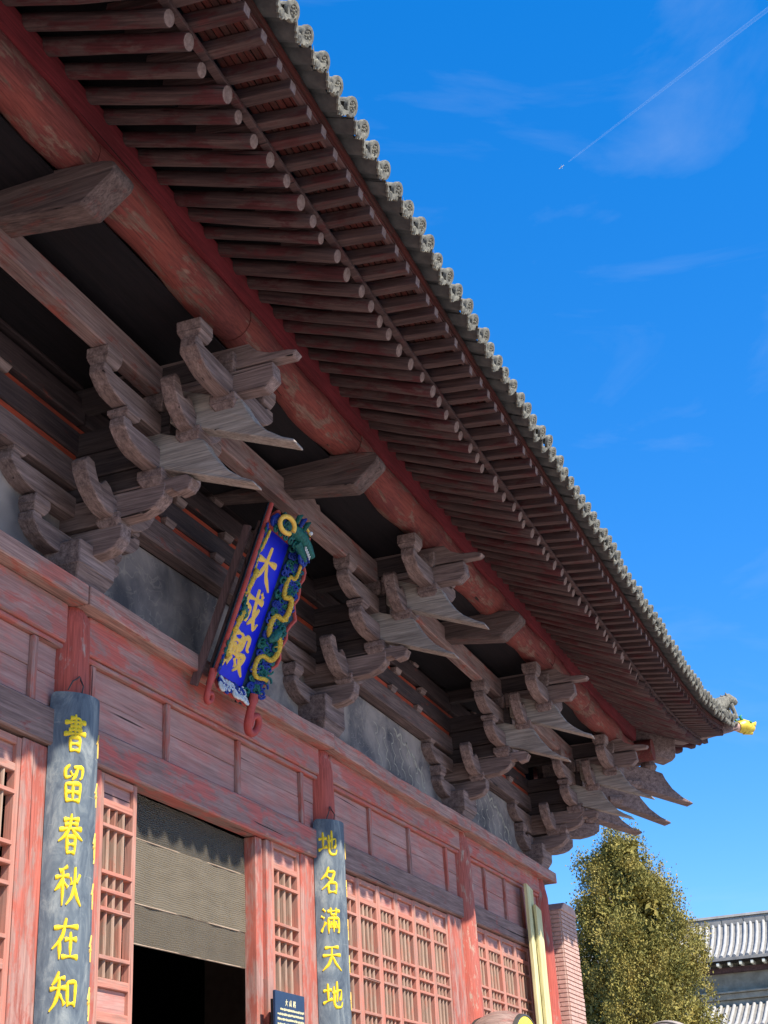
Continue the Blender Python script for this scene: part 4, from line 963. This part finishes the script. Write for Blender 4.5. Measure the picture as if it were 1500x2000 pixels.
lc = np.stack([rl * np.cos(al), rl * np.sin(al), zl], 1); pick = NR.integers(0, len(lc), len(cs)); sz = NR.uniform(.10, .21, len(lc))[pick][:, None]
cs = lc[pick] + NR.normal(0, 1, cs.shape) * sz * np.array([1, 1, 1.25]); ac = np.arctan2(cs[:, 1], cs[:, 0])
per = 70; n = len(cs) * per
P = np.repeat(cs, per, 0) + NR.normal(0, 1, (n, 3)) * np.array([.085, .085, .12]) * np.repeat(NR.uniform(.7, 1.5, len(cs)), per)[:, None]
d = NR.normal(0, 1, (n, 3)); d[:, 2] = np.abs(d[:, 2]) + .5; out = np.repeat(np.stack([np.cos(ac), np.sin(ac), 0 * ac], 1), per, 0); d += out * .7; d /= np.linalg.norm(d, axis=1)[:, None]
sd = np.cross(d, NR.normal(0, 1, (n, 3))); sd /= np.linalg.norm(sd, axis=1)[:, None]
ln = NR.uniform(.035, .08, n)[:, None]; wd = ln * .34
Vt = np.stack([P - sd * wd * .4, P + d * ln * .5 - sd * wd, P + d * ln, P + d * ln * .5 + sd * wd], 1).reshape(-1, 3) + np.array([28.6, 1.80, 0])
n2 = 9000; z2 = NR.uniform(1.3, 9.9, n2); a2 = NR.uniform(0, 6.283, n2); r2 = crown_r(z2) * .74 * np.sqrt(NR.uniform(0, 1, n2))
P2 = np.stack([r2 * np.cos(a2) + 28.6, r2 * np.sin(a2) + 1.80, z2], 1); d2 = NR.normal(0, 1, (n2, 3)); d2 /= np.linalg.norm(d2, axis=1)[:, None]; s2 = np.cross(d2, NR.normal(0, 1, (n2, 3))); s2 /= np.linalg.norm(s2, axis=1)[:, None]
Vt = np.concatenate([Vt, np.stack([P2, P2 + d2 * .12 - s2 * .06, P2 + d2 * .24, P2 + d2 * .12 + s2 * .06], 1).reshape(-1, 3)]); n += n2
me = bpy.data.meshes.new('crown'); me.from_pydata(Vt.tolist(), [], np.arange(n * 4).reshape(-1, 4).tolist()); me.update()
mt, t, b = newmat('cypress_foliage')
cn = noise(t, coords(t, (1.5,) * 3, False), 1, 4, .6); c1 = ramp(t, cn, [(.3, (.14, .135, .035)), (.5, (.31, .25, .06)), (.7, (.45, .33, .09))])
fn = noise(t, coords(t, (14,) * 3, False), 1, 2, .5); c1 = mix(t, ramp(t, fn, [(.4, BW[0]), (.65, (.5,) * 3)]), c1, (.12, .14, .03))
t.links.new(c1, b.inputs['Base Color']); b.inputs['Roughness'].default_value = .7
o = link('crown', me, mt, tree); o.matrix_parent_inverse = toff

# ------------------------------------------------------------------ side building far behind
bl = empty('side_building', (45.5, -2, 0)); tag(bl, 'distant grey brick side building with tiled roofs behind the cypress', 'building'); boff = Matrix.Translation((-45.5, 2, 0))
M_gb = plain('grey_brick', (.20, .175, .13), (.40, .355, .27), 3, .9, .2, False); M_bt = plain('far_tile', (.19, .18, .165), (.32, .30, .265), 4, .8, .2); M_bt_lit = plain('far_tile_roll_lit', (.33, .32, .295), (.47, .45, .41), 4, .7, .1)  # rolls are a paler copy of the pans, sunlit tone painted in
def bp(n_, m, mt_, **k): o = ob(n_, m, mt_, bl, **k); o.matrix_parent_inverse = boff; return o
Y0, Y1 = -14, 9
bp('wall', MB().box(44.75, 48.2, Y0 + .5, Y1 - .5, 0, 8.75), M_gb)
RC = [(43.95, 8.86), (44.5, 9.08), (45.2, 9.45), (45.8, 9.9), (46.15, 10.32)]
m = MB(); m.prism(RC + [(46.4, 10.3), (48.6, 8.9), (48.6, 8.78), (46.4, 10.15), (45.2, 9.32), (43.95, 8.76)], XZ(Y0), XZ(Y1)); bp('roof', m, M_bt)
rowm = MB(); rowm.tube([(x, 0, z + .03) for x, z in RC], .062, 8); rme = rowm.mesh('tile_row', 0, 60); rme.materials.append(M_bt_lit)
y = Y0 + .1
while y < Y1:
    if -6 < y < 5: o = link('tile_row', rme, None, bl); o.matrix_parent_inverse = boff; o.matrix_basis = Matrix.Translation((0, y + random.uniform(-.012, .012), 0))
    y += .232
bp('ridge', MB().box(46.1, 46.4, Y0, Y1, 10.22, 10.56), M_gb, bevel=.02); bp('ridge_cap', MB().prism([(46.04, 10.562), (46.46, 10.562), (46.38, 10.66), (46.12, 10.66)], XZ(Y0), XZ(Y1)), M_bt)
y = -6
while y < 5:
    bp('ridge_panel', MB().box(46.075, 46.098, y + .02, y + .78, 10.27, 10.52), M_bt, bevel=.01); bp('rafter_end', MB().box(43.98, 44.7, y, y + .09, 8.60, 8.70), M_white)
    bp('rafter_end', MB().box(43.98, 44.7, y + .4, y + .49, 8.60, 8.70), M_white); y += .8
bp('eave_beam', MB().box(44.55, 44.75, Y0, Y1, 8.42, 8.6), M_strip)
for z0, z1, x in ((7.50, 7.70, 44.45), (7.28, 7.49, 44.55), (7.71, 7.78, 44.36)): bp('brick_cornice', MB().box(x, 44.74, Y0, Y1, z0, z1), M_gb, bevel=.015)
RC2 = [(42.2, 6.35), (42.9, 6.55), (43.7, 6.9), (44.5, 7.27)]
m = MB(); m.prism(RC2 + [(44.74, 7.26), (44.74, 7.1), (42.2, 6.25)], XZ(Y0), XZ(Y1)); bp('lower_roof', m, M_bt)
rowm = MB(); rowm.tube([(x, 0, z + .03) for x, z in RC2], .062, 8); rme2 = rowm.mesh('tile_row', 0, 60); rme2.materials.append(M_bt_lit)
y = -5.9
while y < 5:
    o = link('tile_row', rme2, None, bl); o.matrix_parent_inverse = boff; o.matrix_basis = Matrix.Translation((0, y, 0)); y += .232

# ------------------------------------------------------------------ airliner and its trail
A_ = CP + Vector((7145.6, 1325.2, 5849.3)); B_ = CP + Vector((7242.0, -97.8, 6679.9)); dv = (B_ - A_).normalized()
M_air = plain('aircraft_white', (.8, .8, .8), (.85, .85, .85), 1, .4, 0)
pl = empty('airliner', A_); tag(pl, 'tiny white airliner high in the blue sky at the head of its trail', 'airplane'); poffa = Matrix.Translation(-A_)
side_ = dv.cross(Vector((0, 0, 1))).normalized()
def ap(n_, m): o = ob(n_, m, M_air, pl); o.matrix_parent_inverse = poffa
ap('fuselage', MB().tube([A_ - dv * 20, A_ - dv * 16, A_ + dv * 14, A_ + dv * 22], [.6, 2.2, 2.2, .6], 8))
for s_ in (-1, 1): ap('wing', MB().tube([A_, A_ + side_ * s_ * 18 + dv * 8], [3.0, .9], 6, flat=.3)); ap('tailplane', MB().tube([A_ + dv * 19, A_ + dv * 22 + side_ * s_ * 6], [1.2, .5], 6))
tm = bpy.data.materials.new('vapour'); tm.use_nodes = True; t = tm.node_tree; t.nodes.clear()
df = nd(t, 'ShaderNodeBsdfTranslucent'); df.inputs[0].default_value = (.9, .92, .95, 1); d2 = nd(t, 'ShaderNodeBsdfDiffuse'); d2.inputs[0].default_value = (.9, .92, .95, 1); am = nd(t, 'ShaderNodeMixShader'); t.links.new(df.outputs[0], am.inputs[1]); t.links.new(d2.outputs[0], am.inputs[2])
tr = nd(t, 'ShaderNodeBsdfTransparent'); mm2 = nd(t, 'ShaderNodeMixShader'); mm2.inputs[0].default_value = .055; oo = nd(t, 'ShaderNodeOutputMaterial'); t.links.new(tr.outputs[0], mm2.inputs[1]); t.links.new(am.outputs[0], mm2.inputs[2]); t.links.new(mm2.outputs[0], oo.inputs[0])
T0 = A_ + dv * 60; Lb = (B_ - A_).length * 1.6
ct = MB().tube([T0 + dv * (Lb * k / 40) for k in range(41)], [4 + 13 * min(1, k / 30) for k in range(41)], 10)
o = ob('vapour_trail', ct, tm, smooth=60); tag(o, 'thin pale vapour trail crossing the blue sky behind the airliner', 'vapour trail')
